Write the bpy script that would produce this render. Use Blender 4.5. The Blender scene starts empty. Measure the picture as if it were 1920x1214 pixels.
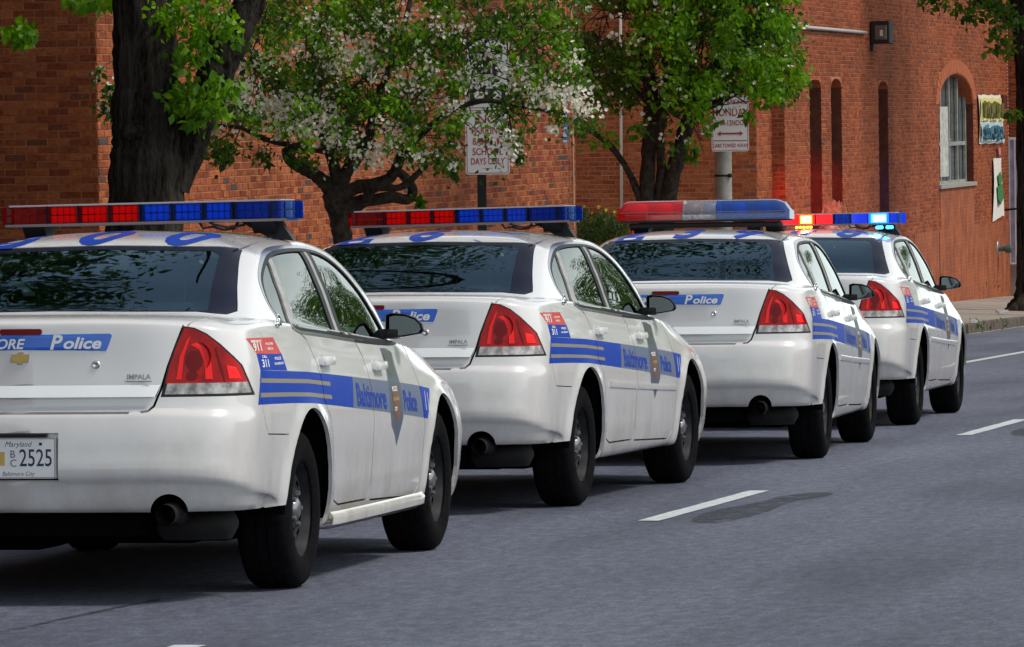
import bpy, bmesh, math, random
import numpy as np
from mathutils import Vector, Matrix
from mathutils.bvhtree import BVHTree
from mathutils.geometry import delaunay_2d_cdt
random.seed(7); np.random.seed(7)
R = math.radians
sc = bpy.context.scene
COL = sc.collection

# ---------------------------------------------------------------- camera
FPX = 10400.0                      # focal length in photograph pixels (1920 wide)
CAM_H, PITCH, ROLL = 1.46, R(0.868), 0.0105
cam_d = bpy.data.cameras.new("camera"); cam = bpy.data.objects.new("camera", cam_d); COL.objects.link(cam)
cam_d.sensor_fit = 'HORIZONTAL'; cam_d.sensor_width = 36.0; cam_d.lens = 36.0 * FPX / 1920.0
cam_d.clip_start = 0.5; cam_d.clip_end = 3000.0
_F = Vector((0, math.cos(PITCH), -math.sin(PITCH))); _R0 = Vector((1, 0, 0)); _U0 = _R0.cross(_F)
_R = _R0 * math.cos(ROLL) - _U0 * math.sin(ROLL); _U = _U0 * math.cos(ROLL) + _R0 * math.sin(ROLL)
cam.matrix_world = Matrix(((_R.x, _U.x, -_F.x, 0), (_R.y, _U.y, -_F.y, 0), (_R.z, _U.z, -_F.z, CAM_H), (0, 0, 0, 1)))
sc.camera = cam
# ---------------------------------------------------------------- sky, sun, exposure
SUN_EL, SUN_AZ = R(54), R(104)      # azimuth measured clockwise from +Y (north)
world = bpy.data.worlds.new("World"); sc.world = world; world.use_nodes = True
wn, wl = world.node_tree.nodes, world.node_tree.links
wn.clear()
w_out = wn.new('ShaderNodeOutputWorld'); w_bg = wn.new('ShaderNodeBackground'); w_sky = wn.new('ShaderNodeTexSky')
w_sky.sky_type = 'NISHITA'; w_sky.sun_disc = False; w_sky.sun_elevation = SUN_EL; w_sky.sun_rotation = SUN_AZ
w_sky.air_density = 1.0; w_sky.dust_density = 2.0; w_sky.ozone_density = 1.0
w_tc = wn.new('ShaderNodeTexCoord'); w_nz = wn.new('ShaderNodeTexNoise'); w_nz.inputs['Scale'].default_value = 2.2
w_nz.inputs['Detail'].default_value = 6.0
w_cr = wn.new('ShaderNodeValToRGB'); w_cr.color_ramp.elements[0].position = 0.36; w_cr.color_ramp.elements[1].position = 0.78; w_cr.color_ramp.elements[0].color = (1, 1, 1, 1); w_cr.color_ramp.elements[1].color = (.12, .12, .12, 1)
w_mix = wn.new('ShaderNodeMixRGB'); w_mix.inputs[2].default_value = (15.0, 16.3, 16.2, 1)
w_sep = wn.new('ShaderNodeSeparateXYZ'); wl.new(w_tc.outputs['Generated'], w_sep.inputs[0])      # milky haze low in the sky, thinning to blue overhead
w_ma = wn.new('ShaderNodeMath'); w_ma.operation = 'MULTIPLY_ADD'; w_ma.inputs[1].default_value = 0.34; wl.new(w_nz.outputs['Fac'], w_ma.inputs[0]); wl.new(w_sep.outputs['Z'], w_ma.inputs[2])
wl.new(w_tc.outputs['Generated'], w_nz.inputs['Vector']); wl.new(w_ma.outputs[0], w_cr.inputs['Fac'])
wl.new(w_cr.outputs['Color'], w_mix.inputs[0]); wl.new(w_sky.outputs['Color'], w_mix.inputs[1])
wl.new(w_mix.outputs[0], w_bg.inputs['Color']); wl.new(w_bg.outputs[0], w_out.inputs['Surface'])
w_bg.inputs['Strength'].default_value = 0.10
sun_d = bpy.data.lights.new("sun", 'SUN'); sun = bpy.data.objects.new("sun", sun_d); COL.objects.link(sun)
sun_d.energy = 3.0; sun_d.angle = R(10); sun_d.color = (1.0, 0.93, 0.82)
sdir = Vector((math.sin(SUN_AZ) * math.cos(SUN_EL), math.cos(SUN_AZ) * math.cos(SUN_EL), math.sin(SUN_EL)))
sun.rotation_euler = (-sdir).to_track_quat('-Z', 'Y').to_euler()
sc.view_settings.view_transform = 'Standard'; sc.view_settings.look = 'None'
sc.view_settings.exposure = -0.20; sc.view_settings.gamma = 1.0; sc.view_settings.use_curve_mapping = False

# ---------------------------------------------------------------- helpers
def tag(o, label=None, cat=None, group=None, kind=None):
    if label: o['label'] = label
    if cat: o['category'] = cat
    if group: o['group'] = group
    if kind: o['kind'] = kind
    return o
def link(o, parent=None):
    COL.objects.link(o)
    if parent is not None: o.parent = parent
    return o
def empty(name, loc=(0, 0, 0), rz=0.0):
    o = bpy.data.objects.new(name, None); COL.objects.link(o); o.location = loc; o.rotation_euler = (0, 0, rz)
    o.empty_display_size = 0.2
    return o
def meshobj(name, verts, faces, mats, parent=None, smooth=False, midx=None, loc=None):
    me = bpy.data.meshes.new(name); me.from_pydata([tuple(v) for v in verts], [], [tuple(f) for f in faces])
    if not isinstance(mats, (list, tuple)): mats = [mats]
    for m in mats: me.materials.append(m)
    if midx is not None: me.polygons.foreach_set('material_index', midx)
    if smooth: me.polygons.foreach_set('use_smooth', [True] * len(me.polygons))
    me.update(); me.validate()
    o = bpy.data.objects.new(name, me); link(o, parent)
    if loc is not None: o.location = loc
    return o
def instance(o, parent=None, loc=None):
    c = o.copy(); link(c, parent)
    if loc is not None: c.location = loc
    return c
class MB:
    """collects simple shapes into one mesh"""
    def __init__(s): s.v = []; s.f = []; s.m = []; s.mi = 0
    def add(s, vs, fs):
        b = len(s.v); s.v += [tuple(v) for v in vs]; s.f += [tuple(i + b for i in f) for f in fs]; s.m += [s.mi] * len(fs)
    def box(s, c, d, M=None):
        x, y, z = c; a, b, e = d[0] / 2, d[1] / 2, d[2] / 2
        vs = [Vector((x + i * a, y + j * b, z + k * e)) for i in (-1, 1) for j in (-1, 1) for k in (-1, 1)]
        if M is not None: vs = [M @ v for v in vs]
        s.add(vs, [(0, 1, 3, 2), (4, 6, 7, 5), (0, 4, 5, 1), (2, 3, 7, 6), (0, 2, 6, 4), (1, 5, 7, 3)])
    def bevbox(s, c, d, r=0.01, M=None):
        bm = bmesh.new(); bmesh.ops.create_cube(bm, size=1.0)
        for v in bm.verts: v.co = Vector((v.co.x * d[0], v.co.y * d[1], v.co.z * d[2]))
        bmesh.ops.bevel(bm, geom=bm.edges[:], offset=r, segments=2, affect='EDGES', profile=0.6)
        vs = [v.co + Vector(c) for v in bm.verts]
        if M is not None: vs = [M @ v for v in vs]
        bm.verts.index_update(); s.add(vs, [[v.index for v in f.verts] for f in bm.faces]); bm.free()
    def tube(s, pts, rad, n=8, cap=True):
        pts = [Vector(p) for p in pts]
        if not isinstance(rad, (list, tuple)): rad = [rad] * len(pts)
        b = len(s.v); ref = None
        for i, p in enumerate(pts):
            t = (pts[min(i + 1, len(pts) - 1)] - pts[max(i - 1, 0)]).normalized()
            if ref is None: ref = Vector((0, 0, 1)) if abs(t.z) < 0.9 else Vector((1, 0, 0))
            u = ref - t * ref.dot(t)
            if u.length < 1e-4: u = t.orthogonal()
            u.normalize(); w = t.cross(u); ref = u
            for k in range(n):
                a = 2 * math.pi * k / n
                s.v.append(tuple(p + (u * math.cos(a) + w * math.sin(a)) * rad[i]))
        for i in range(len(pts) - 1):
            for k in range(n):
                a, c = b + i * n + k, b + i * n + (k + 1) % n
                s.f.append((a, c, c + n, a + n)); s.m.append(s.mi)
        if cap:
            s.f.append(tuple(b + k for k in range(n))[::-1]); s.m.append(s.mi)
            e = b + (len(pts) - 1) * n; s.f.append(tuple(e + k for k in range(n))); s.m.append(s.mi)
    def lathe(s, prof, c=(0, 0, 0), n=32, axis='Z', a0=0.0, skip=None):
        """profile of (radius, height) pairs turned about an axis"""
        b = len(s.v)
        for (r, h) in prof:
            for k in range(n):
                a = a0 + 2 * math.pi * k / n; x, y = r * math.cos(a), r * math.sin(a)
                p = {'Z': (x, y, h), 'Y': (x, h, y), 'X': (h, x, y)}[axis]
                s.v.append((p[0] + c[0], p[1] + c[1], p[2] + c[2]))
        for i in range(len(prof) - 1):
            for k in range(n):
                if skip and skip(i, k): continue
                a, d = b + i * n + k, b + i * n + (k + 1) % n
                s.f.append((a, d, d + n, a + n)); s.m.append(s.mi)
    def prism(s, pts, f0, f1):
        """outline (2d) extruded between the two maps f0, f1"""
        n = len(pts); b = len(s.v)
        s.v += [tuple(f0(*p)) for p in pts] + [tuple(f1(*p)) for p in pts]
        s.f.append(tuple(b + i for i in range(n))); s.f.append(tuple(b + n + i for i in range(n))[::-1]); s.m += [s.mi] * 2
        for i in range(n):
            j = (i + 1) % n; s.f.append((b + i, b + n + i, b + n + j, b + j)); s.m.append(s.mi)
    def obj(s, name, mats, parent=None, smooth=False, loc=None):
        o = meshobj(name, s.v, s.f, mats, parent, smooth, s.m if s.mi or any(s.m) else None, loc)
        return o
def fix_normals(o):
    bm = bmesh.new(); bm.from_mesh(o.data); bmesh.ops.recalc_face_normals(bm, faces=bm.faces); bm.to_mesh(o.data); bm.free(); return o
def autosmooth(o, ang=35):
    me = o.data; me.polygons.foreach_set('use_smooth', [True] * len(me.polygons))
    bm = bmesh.new(); bm.from_mesh(me)
    for e in bm.edges:
        if len(e.link_faces) == 2 and e.calc_face_angle(0) > R(ang): e.smooth = False
    bm.to_mesh(me); bm.free(); return o

# ---------------------------------------------------------------- materials
def mat(name, col, rough=0.6, metal=0.0, **kw):
    m = bpy.data.materials.new(name); m.use_nodes = True
    b = m.node_tree.nodes['Principled BSDF']
    b.inputs['Base Color'].default_value = (*col, 1); b.inputs['Roughness'].default_value = rough; b.inputs['Metallic'].default_value = metal
    for k, v in kw.items():
        if k == 'coat': b.inputs['Coat Weight'].default_value = v; b.inputs['Coat Roughness'].default_value = 0.04
        elif k == 'spec': b.inputs['Specular IOR Level'].default_value = v
        elif k == 'emit': b.inputs['Emission Color'].default_value = (*v[0], 1); b.inputs['Emission Strength'].default_value = v[1]
        elif k == 'trans': b.inputs['Transmission Weight'].default_value = v
        elif k == 'alpha': b.inputs['Alpha'].default_value = v
        elif k == 'ior': b.inputs['IOR'].default_value = v
        elif k == 'sss': b.inputs['Subsurface Weight'].default_value = v
    return m
def N(m, t, **kw):
    n = m.node_tree.nodes.new(t)
    for k, v in kw.items():
        if hasattr(n, k): setattr(n, k, v)
        else: n.inputs[k.replace('_', ' ')].default_value = v
    return n
def ramp(m, stops, interp='LINEAR'):
    n = N(m, 'ShaderNodeValToRGB'); cr = n.color_ramp; cr.interpolation = interp
    while len(cr.elements) < len(stops): cr.elements.new(0.5)
    for e, (p, c) in zip(cr.elements, stops):
        e.position = p; e.color = (*c, 1) if len(c) == 3 else c
    return n
def bsdf(m): return m.node_tree.nodes['Principled BSDF']
def noisy(m, base, var, scale=8.0, detail=6.0, coord='Object', bump=0.0, bscale=None, rough=None):
    """two-tone noise on a material, with optional bump"""
    L = m.node_tree.links; tc = N(m, 'ShaderNodeTexCoord'); nz = N(m, 'ShaderNodeTexNoise'); nz.inputs['Scale'].default_value = scale
    nz.inputs['Detail'].default_value = detail
    L.new(tc.outputs[coord], nz.inputs['Vector']); r = ramp(m, [(0.32, base), (0.68, var)]); L.new(nz.outputs['Fac'], r.inputs['Fac'])
    L.new(r.outputs['Color'], bsdf(m).inputs['Base Color'])
    if bump:
        n2 = N(m, 'ShaderNodeTexNoise'); n2.inputs['Scale'].default_value = bscale or scale * 6; n2.inputs['Detail'].default_value = 8
        L.new(tc.outputs[coord], n2.inputs['Vector']); bp = N(m, 'ShaderNodeBump'); bp.inputs['Strength'].default_value = bump; bp.inputs['Distance'].default_value = 0.02
        L.new(n2.outputs['Fac'], bp.inputs['Height']); L.new(bp.outputs['Normal'], bsdf(m).inputs['Normal'])
    return m

# car paint: white with faint grime that thickens low on the body
def paint_mat(name, col):
    m = mat(name, col, 0.24, 0.0, coat=1.0); L = m.node_tree.links
    tc = N(m, 'ShaderNodeTexCoord'); sx = N(m, 'ShaderNodeSeparateXYZ'); L.new(tc.outputs['Object'], sx.inputs[0])
    mr = N(m, 'ShaderNodeMapRange'); mr.inputs['From Min'].default_value = 0.85; mr.inputs['From Max'].default_value = 0.25
    L.new(sx.outputs['Z'], mr.inputs['Value'])
    n1 = N(m, 'ShaderNodeTexNoise'); n1.inputs['Scale'].default_value = 3.5; n1.inputs['Detail'].default_value = 9; n1.inputs['Roughness'].default_value = 0.7
    mp = N(m, 'ShaderNodeMapping'); mp.inputs['Scale'].default_value = (1, 1, 0.6); L.new(tc.outputs['Object'], mp.inputs['Vector']); L.new(mp.outputs[0], n1.inputs['Vector'])
    r1 = ramp(m, [(0.35, (0.05, 0.05, 0.05)), (0.75, (1, 1, 1))]); L.new(n1.outputs['Fac'], r1.inputs['Fac'])
    mu = N(m, 'ShaderNodeMath', operation='MULTIPLY'); L.new(mr.outputs[0], mu.inputs[0]); L.new(r1.outputs['Color'], mu.inputs[1])
    n2 = N(m, 'ShaderNodeTexNoise'); n2.inputs['Scale'].default_value = 130; n2.inputs['Detail'].default_value = 2; L.new(tc.outputs['Object'], n2.inputs['Vector'])
    r2 = ramp(m, [(0.70, (0, 0, 0)), (0.74, (1, 1, 1))]); L.new(n2.outputs['Fac'], r2.inputs['Fac'])
    m2 = N(m, 'ShaderNodeMath', operation='MULTIPLY'); L.new(r2.outputs['Color'], m2.inputs[0]); L.new(mr.outputs[0], m2.inputs[1])
    ad = N(m, 'ShaderNodeMath', operation='ADD'); ad.inputs[1].default_value = 0; L.new(mu.outputs[0], ad.inputs[0])
    m3 = N(m, 'ShaderNodeMath', operation='MULTIPLY'); m3.inputs[1].default_value = 0.55; L.new(m2.outputs[0], m3.inputs[0]); L.new(m3.outputs[0], ad.inputs[1])
    m4 = N(m, 'ShaderNodeMath', operation='MULTIPLY'); m4.inputs[1].default_value = 0.85; L.new(ad.outputs[0], m4.inputs[0])
    mx = N(m, 'ShaderNodeMixRGB'); mx.inputs[1].default_value = (*col, 1); mx.inputs[2].default_value = (0.24, 0.19, 0.13, 1)
    L.new(m4.outputs[0], mx.inputs[0]); L.new(mx.outputs[0], bsdf(m).inputs['Base Color'])
    r3 = N(m, 'ShaderNodeMapRange'); r3.inputs['To Min'].default_value = 0.9; r3.inputs['To Max'].default_value = 0.35
    L.new(m4.outputs[0], r3.inputs['Value']); L.new(r3.outputs[0], bsdf(m).inputs['Coat Weight'])
    return m
WHITE = paint_mat('white_paint', (0.685, 0.68, 0.685))
BLUE = mat('blue_vinyl', (0.008, 0.048, 0.36), 0.4, spec=.12)
BANNER = mat('bright_blue_vinyl', (0.015, 0.13, 0.62), 0.3, coat=0.4)
GREYV = mat('grey_vinyl', (0.24, 0.22, 0.18), 0.4, spec=.35)
SLATE = mat('slate_blue_vinyl', (0.13, 0.16, 0.24), 0.45, spec=.12)
REDV = mat('red_vinyl', (0.58, 0.07, 0.06), 0.4, spec=.3)
LETW = mat('white_lettering', (0.82, 0.84, 0.86), 0.4)
ORANGE = mat('orange_vinyl', (0.17, 0.085, 0.055), 0.4, spec=.3)
BADGE = mat('grey_badge_vinyl', (0.085, 0.105, 0.14), 0.35, spec=.3)
GREEN_V = mat('dark_badge_vinyl', (0.07, 0.09, 0.07), 0.35)
BLACK = mat('black_rubber_trim', (0.009, 0.009, 0.011), 0.5, spec=.3)
DARK = mat('dark_underbody', (0.004, 0.004, 0.005), 1.0, spec=0.0)
NAVY = mat('navy_frit', (0.004, 0.004, 0.016), 0.3, spec=.12)
TYRE = noisy(mat('tyre_rubber', (0.006, 0.006, 0.007), 0.95, spec=.08), (0.003, 0.003, 0.004), (0.007, 0.007, 0.008), 30)
RIMM = noisy(mat('grey_steel_rim', (0.06, 0.06, 0.07), 0.6, 0.2, spec=.2), (0.010, 0.010, 0.012), (0.034, 0.034, 0.040), 12)
CHROME = mat('chrome', (0.75, 0.76, 0.78), 0.12, 1.0)
CHROMEW = mat('satin_bright_strip', (0.88, 0.92, 0.93), 0.18, 0.0, coat=1.0)  # white base colour stands in for sky mirrored in the trunk strip
CHROME2 = mat('scuffed_chrome', (0.5, 0.5, 0.52), 0.28, 1.0)
GOLD = mat('gold_emblem', (0.62, 0.45, 0.13), 0.3, 0.4)
SEAT = mat('dark_seat_cloth', (0.03, 0.035, 0.05), 0.85)
DASH = mat('dash_plastic', (0.03, 0.03, 0.035), 0.6)
PLATEW = mat('plate_white', (0.78, 0.79, 0.82), 0.4)
INKN = mat('navy_ink', (0.02, 0.025, 0.08), 0.5)
REDINK = mat('dark_red_ink', (0.35, 0.02, 0.025), 0.5)
BLACKINK = mat('black_ink', (0.015, 0.015, 0.02), 0.5)

def glass_mat(name, tint, ior=1.55, gcol=(0.95, 1.0, 0.98)):
    m = bpy.data.materials.new(name); m.use_nodes = True; n = m.node_tree.nodes; L = m.node_tree.links; n.clear()
    out = n.new('ShaderNodeOutputMaterial'); tr = n.new('ShaderNodeBsdfTransparent'); gl = n.new('ShaderNodeBsdfGlossy')
    fr = n.new('ShaderNodeFresnel'); mx = n.new('ShaderNodeMixShader'); tr.inputs[0].default_value = (*tint, 1)
    gl.inputs['Roughness'].default_value = 0.015; gl.inputs[0].default_value = (*gcol, 1); fr.inputs['IOR'].default_value = ior
    L.new(fr.outputs[0], mx.inputs[0]); L.new(tr.outputs[0], mx.inputs[1]); L.new(gl.outputs[0], mx.inputs[2]); L.new(mx.outputs[0], out.inputs[0])
    return m
GLASS = glass_mat('tinted_car_glass', (0.22, 0.42, 0.38), 2.5)
GLASSR = glass_mat('tinted_rear_glass', (0.58, 0.88, 0.86), 1.8, (.62, .85, 1.0))
GLASSW = glass_mat('windscreen_glass', (0.85, 1.0, 0.94), 1.45)

def lens_mat(name, col, trans=0.35, rough=0.08, tint=None):
    """coloured plastic: light scatters in it and its surface is glossy"""
    m = mat(name, col, rough, 0.0, coat=1.0); L = m.node_tree.links; b = bsdf(m)
    b.inputs['Specular IOR Level'].default_value = 0.6
    tr = N(m, 'ShaderNodeBsdfTransparent'); tr.inputs[0].default_value = (*(tint or [min(1, c * 1.3) for c in col]), 1)
    mx = N(m, 'ShaderNodeMixShader'); mx.inputs[0].default_value = trans
    out = m.node_tree.nodes['Material Output']; L.new(b.outputs[0], mx.inputs[1]); L.new(tr.outputs[0], mx.inputs[2]); L.new(mx.outputs[0], out.inputs[0])
    return m
TAILRED = lens_mat('tail_light_red', (0.85, 0.004, 0.006), 0.5, tint=(1, .01, .01)); noisy(TAILRED, (.95, .006, .008), (.38, .002, .006), 11, 3); bsdf(TAILRED).inputs['Coat Weight'].default_value = .25; bsdf(TAILRED).inputs['Specular IOR Level'].default_value = .25
TAILDK = mat('tail_light_dark_red', (0.16, 0.003, 0.006), 0.4, spec=.2)
TAILBK = noisy(mat('tail_light_back', (0.9, 0.02, 0.02), 0.3), (1, .012, .012), (.22, .003, .006), 13, 2)
TAILCLR = noisy(lens_mat('tail_light_clear', (0.62, 0.62, 0.63), 0.45, tint=(.95, .95, .95)), (.92, .92, .92), (.22, .18, .18), 26, 3)
REFL = noisy(mat('lamp_reflector', (0.6, 0.6, 0.6), 0.35, 0.0), (0.85, 0.85, 0.86), (0.20, 0.18, 0.18), 38, 2)
REDLENS = lens_mat('red_bar_lens', (0.42, 0.003, 0.006), 0.82, tint=(1, .05, .05))
BLUELENS = lens_mat('blue_bar_lens', (0.004, 0.05, 0.34), 0.82, tint=(.06, .38, 1))
REDDOME = lens_mat('red_dome_lens', (0.62, 0.008, 0.012), 0.38, tint=(1, .05, .05))
BLUEDOME = lens_mat('blue_dome_lens', (0.010, 0.06, 0.30), 0.38, tint=(.06, .38, 1))
CLRLENS = lens_mat('clear_bar_lens', (0.45, 0.46, 0.50), 0.65, tint=(.92, .93, .95))
REDMOD = mat('red_light_module', (1.0, 0.03, 0.02), 0.35)
BLUEMOD = mat('blue_light_module', (0.07, 0.40, 0.95), 0.35)
REDOFF = mat('dim_red_module', (0.10, 0.003, 0.003), 0.4)
BLUEOFF = mat('dim_blue_module', (0.02, 0.10, 0.34), 0.4)
LITRED = mat('lit_red_core', (1, 0.3, 0.05), 0.4, emit=((1.0, 0.80, 0.35), 30.0))
LITREDM = mat('lit_orange_lens', (1, 0.3, 0.05), 0.4, emit=((1.0, 0.16, 0.004), 9.0))
SPILLRED = lens_mat('red_spill_lens', (0.42, 0.003, 0.006), 0.3, tint=(1, .05, .05)); bsdf(SPILLRED).inputs['Emission Color'].default_value = (1, .004, .02, 1); bsdf(SPILLRED).inputs['Emission Strength'].default_value = 1.6  # unlit bays beside the red core: its spill put into emission
SPILLBLUE = lens_mat('blue_spill_lens', (0.004, 0.05, 0.34), 0.3, tint=(.06, .38, 1)); bsdf(SPILLBLUE).inputs['Emission Color'].default_value = (.004, .04, 1, 1); bsdf(SPILLBLUE).inputs['Emission Strength'].default_value = .9  # unlit bays beside the blue core, glow likewise given as emission
LITREDH = mat('lit_red_glow', (1, 0.02, 0.01), 0.4, emit=((1.0, 0.008, 0.004), 5.0))
LITBLUE = mat('lit_blue_core', (0.5, 0.9, 1), 0.4, emit=((0.75, 0.95, 1.0), 30.0))
LITBLUEM = mat('lit_cyan_lens', (0.1, 0.6, 1), 0.4, emit=((0.01, 0.45, 1.0), 10.0))
LITBLUEH = mat('lit_blue_glow', (0.02, 0.1, 1), 0.4, emit=((0.004, 0.05, 1.0), 5.0))
AMBER = mat('lit_amber', (1, 0.5, 0.05), 0.4, emit=((1.0, 0.55, 0.03), 4.0))
CYANL = mat('lit_cyan', (0.1, 0.7, 1), 0.4, emit=((0.05, 0.6, 1.0), 4.0))

def text2d(s, size=1.0, shear=0.0, align='LEFT', extra=0.0, xs=1.0, space=1.0):
    """built-in font outline as flat triangles: (verts2d, faces)"""
    cu = bpy.data.curves.new('lettering', 'FONT'); cu.body = s; cu.size = size; cu.shear = shear; cu.align_x = align
    cu.align_y = 'CENTER'; cu.offset = extra; cu.space_character = space; cu.resolution_u = 4
    o = bpy.data.objects.new('lettering', cu); COL.objects.link(o)
    dg = bpy.context.evaluated_depsgraph_get(); me = bpy.data.meshes.new_from_object(o.evaluated_get(dg))
    vs = [(v.co.x * xs, v.co.y) for v in me.vertices]; fs = [tuple(p.vertices) for p in me.polygons]
    bpy.data.objects.remove(o); bpy.data.curves.remove(cu); bpy.data.meshes.remove(me)
    return vs, fs
# ================================================================ police sedan
def hermite(ctrl, counts, power=0.7):
    """non-uniform Catmull-Rom through ctrl[n, ...]; counts[i] samples per span"""
    ctrl = np.asarray(ctrl, float); n = len(ctrl)
    d = np.array([np.mean(np.linalg.norm((ctrl[i + 1] - ctrl[i]).reshape(-1, 3), axis=1)) ** power for i in range(n - 1)]); d = np.maximum(d, 1e-4)
    t = np.concatenate([[0], np.cumsum(d)]); m = np.zeros_like(ctrl)
    for i in range(n):
        if i == 0: m[i] = (ctrl[1] - ctrl[0]) / d[0]
        elif i == n - 1: m[i] = (ctrl[-1] - ctrl[-2]) / d[-1]
        else:
            a, b = (ctrl[i] - ctrl[i - 1]) / d[i - 1], (ctrl[i + 1] - ctrl[i]) / d[i]
            m[i] = (a * d[i] + b * d[i - 1]) / (d[i] + d[i - 1])
    out = []
    for i in range(n - 1):
        for k in range(counts[i]):
            u = k / counts[i]; h = d[i]
            out.append((2*u**3 - 3*u**2 + 1) * ctrl[i] + (u**3 - 2*u**2 + u) * h * m[i] + (-2*u**3 + 3*u**2) * ctrl[i + 1] + (u**3 - u**2) * h * m[i + 1])
    out.append(ctrl[-1]); return np.array(out)

def body_grid():
    SX = [-.60, -.40, 0, .40, .85, 1.25, 1.70, 2.15, 2.45, 2.81, 3.15]
    wf = [.985, .993, 1, 1, 1, 1, 1, 1, .997, .99, .975]
    RY = [0, .38, .68, .87, .955, .98]; RX = [0, .014, .05, .125, .255, .45]
    FY = [.945, .85, .66, .35, 0]; FX = [-.42, -.24, -.10, -.03, 0]
    #        rear z  rear x  side z  width front z front x
    T = [(.372, -1.08, .240, .86, .20, 3.72), (.378, -1.150, .255, .885, .215, 3.80), (.430, -1.182, .30, .902, .27, 3.845), (.500, -1.214, .38, .916, .34, 3.86),
         (.512, -1.231, .40, .919, .36, 3.862), (.62, -1.232, .51, .926, .43, 3.865), (.735, -1.222, .62, .933, .49, 3.865), (.772, -1.210, .68, .935, .52, 3.86), (.795, -1.184, .74, .933, .56, 3.85),
         (.85, -1.178, .80, .928, .60, 3.845), (.95, -1.168, .88, .918, .64, 3.835), (1.05, -1.163, .95, .904, .68, 3.815), (1.115, -1.160, 1.01, .890, .70, 3.80)]
    rows = []
    for (zr, xr, zs, w, zf, xf) in T:
        row = []
        for fy, fx in zip(RY, RX): row.append([xr + fx, -w * fy, zr])
        for x, q in zip(SX, wf):
            k = 0.055 * max(0, min(1, (zs - .40) / .6)); row.append([x, -w * q, zs - k * x * (1 if x > 0 else .3)])
        for fy, fx in zip(FY, FX): row.append([xf + fx, -w * fy, zf])
        zside = row[8][2]
        for c, b in ((3, .12), (4, .3), (5, .5), (6, .7), (7, .88)): row[c][2] = zr * (1 - b) + row[c][2] * b if c > 5 else zr * (1 - b) + zside * b
        if zr < .45:   # bumper keeps its own lower edge
            for c in (3, 4, 5, 6): row[c][2] = zr - .004 * (c - 3)
        for c, b in ((14, .06), (15, .18), (16, .4)): row[c][2] = row[c][2] * (1 - b) + zf * b
        row[17][2] = row[16][2] * .35 + zf * .65
        rows.append(row)
    r8 = list(zip([-1.148, -1.138, -1.10, -1.035, -.93, -.77, -.60, -.40, 0, .4, .85, 1.25, 1.7, 2.15, 2.45, 2.81, 3.15, 3.42, 3.60, 3.70, 3.76, 3.78],
                  [-a for a in [0, .33, .59, .745, .825, .862, .868, .872, .876, .88, .88, .88, .877, .868, .855, .83, .79, .73, .62, .48, .25, 0]],
                  [1.145, 1.144, 1.138, 1.126, 1.112, 1.105, 1.105, 1.10, 1.085, 1.065, 1.042, 1.018, .992, .962, .938, .90, .85, .795, .755, .735, .722, .72]))
    r9 = list(zip([-.735, -.73, -.70, -.655, -.55, -.38, -.20, -.05, .10, .42, .82, 1.2, 1.60, 1.95, 2.16, 2.30, 2.40, 2.47, 2.52, 2.55, 2.58, 2.59],
                  [-a for a in [0, .32, .58, .69, .76, .795, .81, .82, .828, .833, .835, .835, .832, .825, .812, .785, .73, .65, .54, .40, .2, 0]],
                  [1.172, 1.17, 1.163, 1.157, 1.152, 1.15, 1.145, 1.135, 1.122, 1.098, 1.072, 1.05, 1.028, 1.012, 1.005, 1.0, .998, 1.0, 1.003, 1.006, 1.01, 1.01]))
    r85 = [[(a[0] * .5 + b[0] * .5), a[1] * .45 + b[1] * .55, a[2] * .42 + b[2] * .58 + (.012 if i < 4 else 0) + (.035 if i > 16 else 0) + (.004 if 4 <= i <= 16 else 0)] for i, (a, b) in enumerate(zip(r8, r9))]
    r10 = list(zip([-.335, -.33, -.30, -.265, -.18, -.055, .08, .2, .33, .55, .85, 1.20, 1.54, 1.80, 1.95, 2.04, 2.10, 2.15, 2.19, 2.22, 2.245, 2.25],
                   [-a for a in [0, .31, .56, .648, .70, .724, .738, .747, .754, .76, .762, .762, .758, .752, .742, .725, .68, .60, .49, .35, .18, 0]],
                   [1.312, 1.309, 1.30, 1.293, 1.285, 1.28, 1.275, 1.275, 1.275, 1.275, 1.275, 1.27, 1.255, 1.235, 1.22, 1.205, 1.195, 1.19, 1.19, 1.19, 1.19, 1.19]))
    r11 = list(zip([.12, .125, .14, .17, .22, .29, .37, .46, .57, .73, .96, 1.20, 1.40, 1.52, 1.58, 1.62, 1.65, 1.665, 1.68, 1.69, 1.70, 1.70],
                   [-a for a in [0, .29, .535, .585, .615, .632, .642, .648, .652, .657, .660, .660, .656, .650, .640, .615, .57, .50, .41, .3, .16, 0]],
                   [1.452, 1.449, 1.438, 1.430, 1.424, 1.423, 1.427, 1.432, 1.438, 1.444, 1.448, 1.444, 1.430, 1.412, 1.400, 1.392, 1.390, 1.395, 1.405, 1.413, 1.42, 1.422]))
    r115 = []
    for a in r11: r115.append([.88 + (a[0] - .88) * .88, a[1] * .90, a[2] + .024])
    r12 = []
    for a in r11: r12.append([.88 + (a[0] - .88) * .55, a[1] * .58, 1.500 + (a[2] - 1.44) * .25])
    r13 = []
    for a in r11: r13.append([.88 + (a[0] - .88) * .25, 0.0, 1.516])
    rows += [list(r8), r85, list(r9), list(r10), list(r11), r115, r12, r13]
    rows = np.array(rows, float)
    rc = [2, 2, 3, 1, 4, 4, 2, 2, 3, 4, 4, 3, 3, 6, 6, 8, 8, 3, 5, 5]
    g = hermite(rows, rc)
    cc = [6, 6, 5, 5, 5, 5, 5, 9, 9, 10, 9, 9, 9, 7, 8, 8, 7, 6, 5, 6, 6]
    g = np.transpose(hermite(np.transpose(g, (1, 0, 2)), cc), (1, 0, 2))
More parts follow.
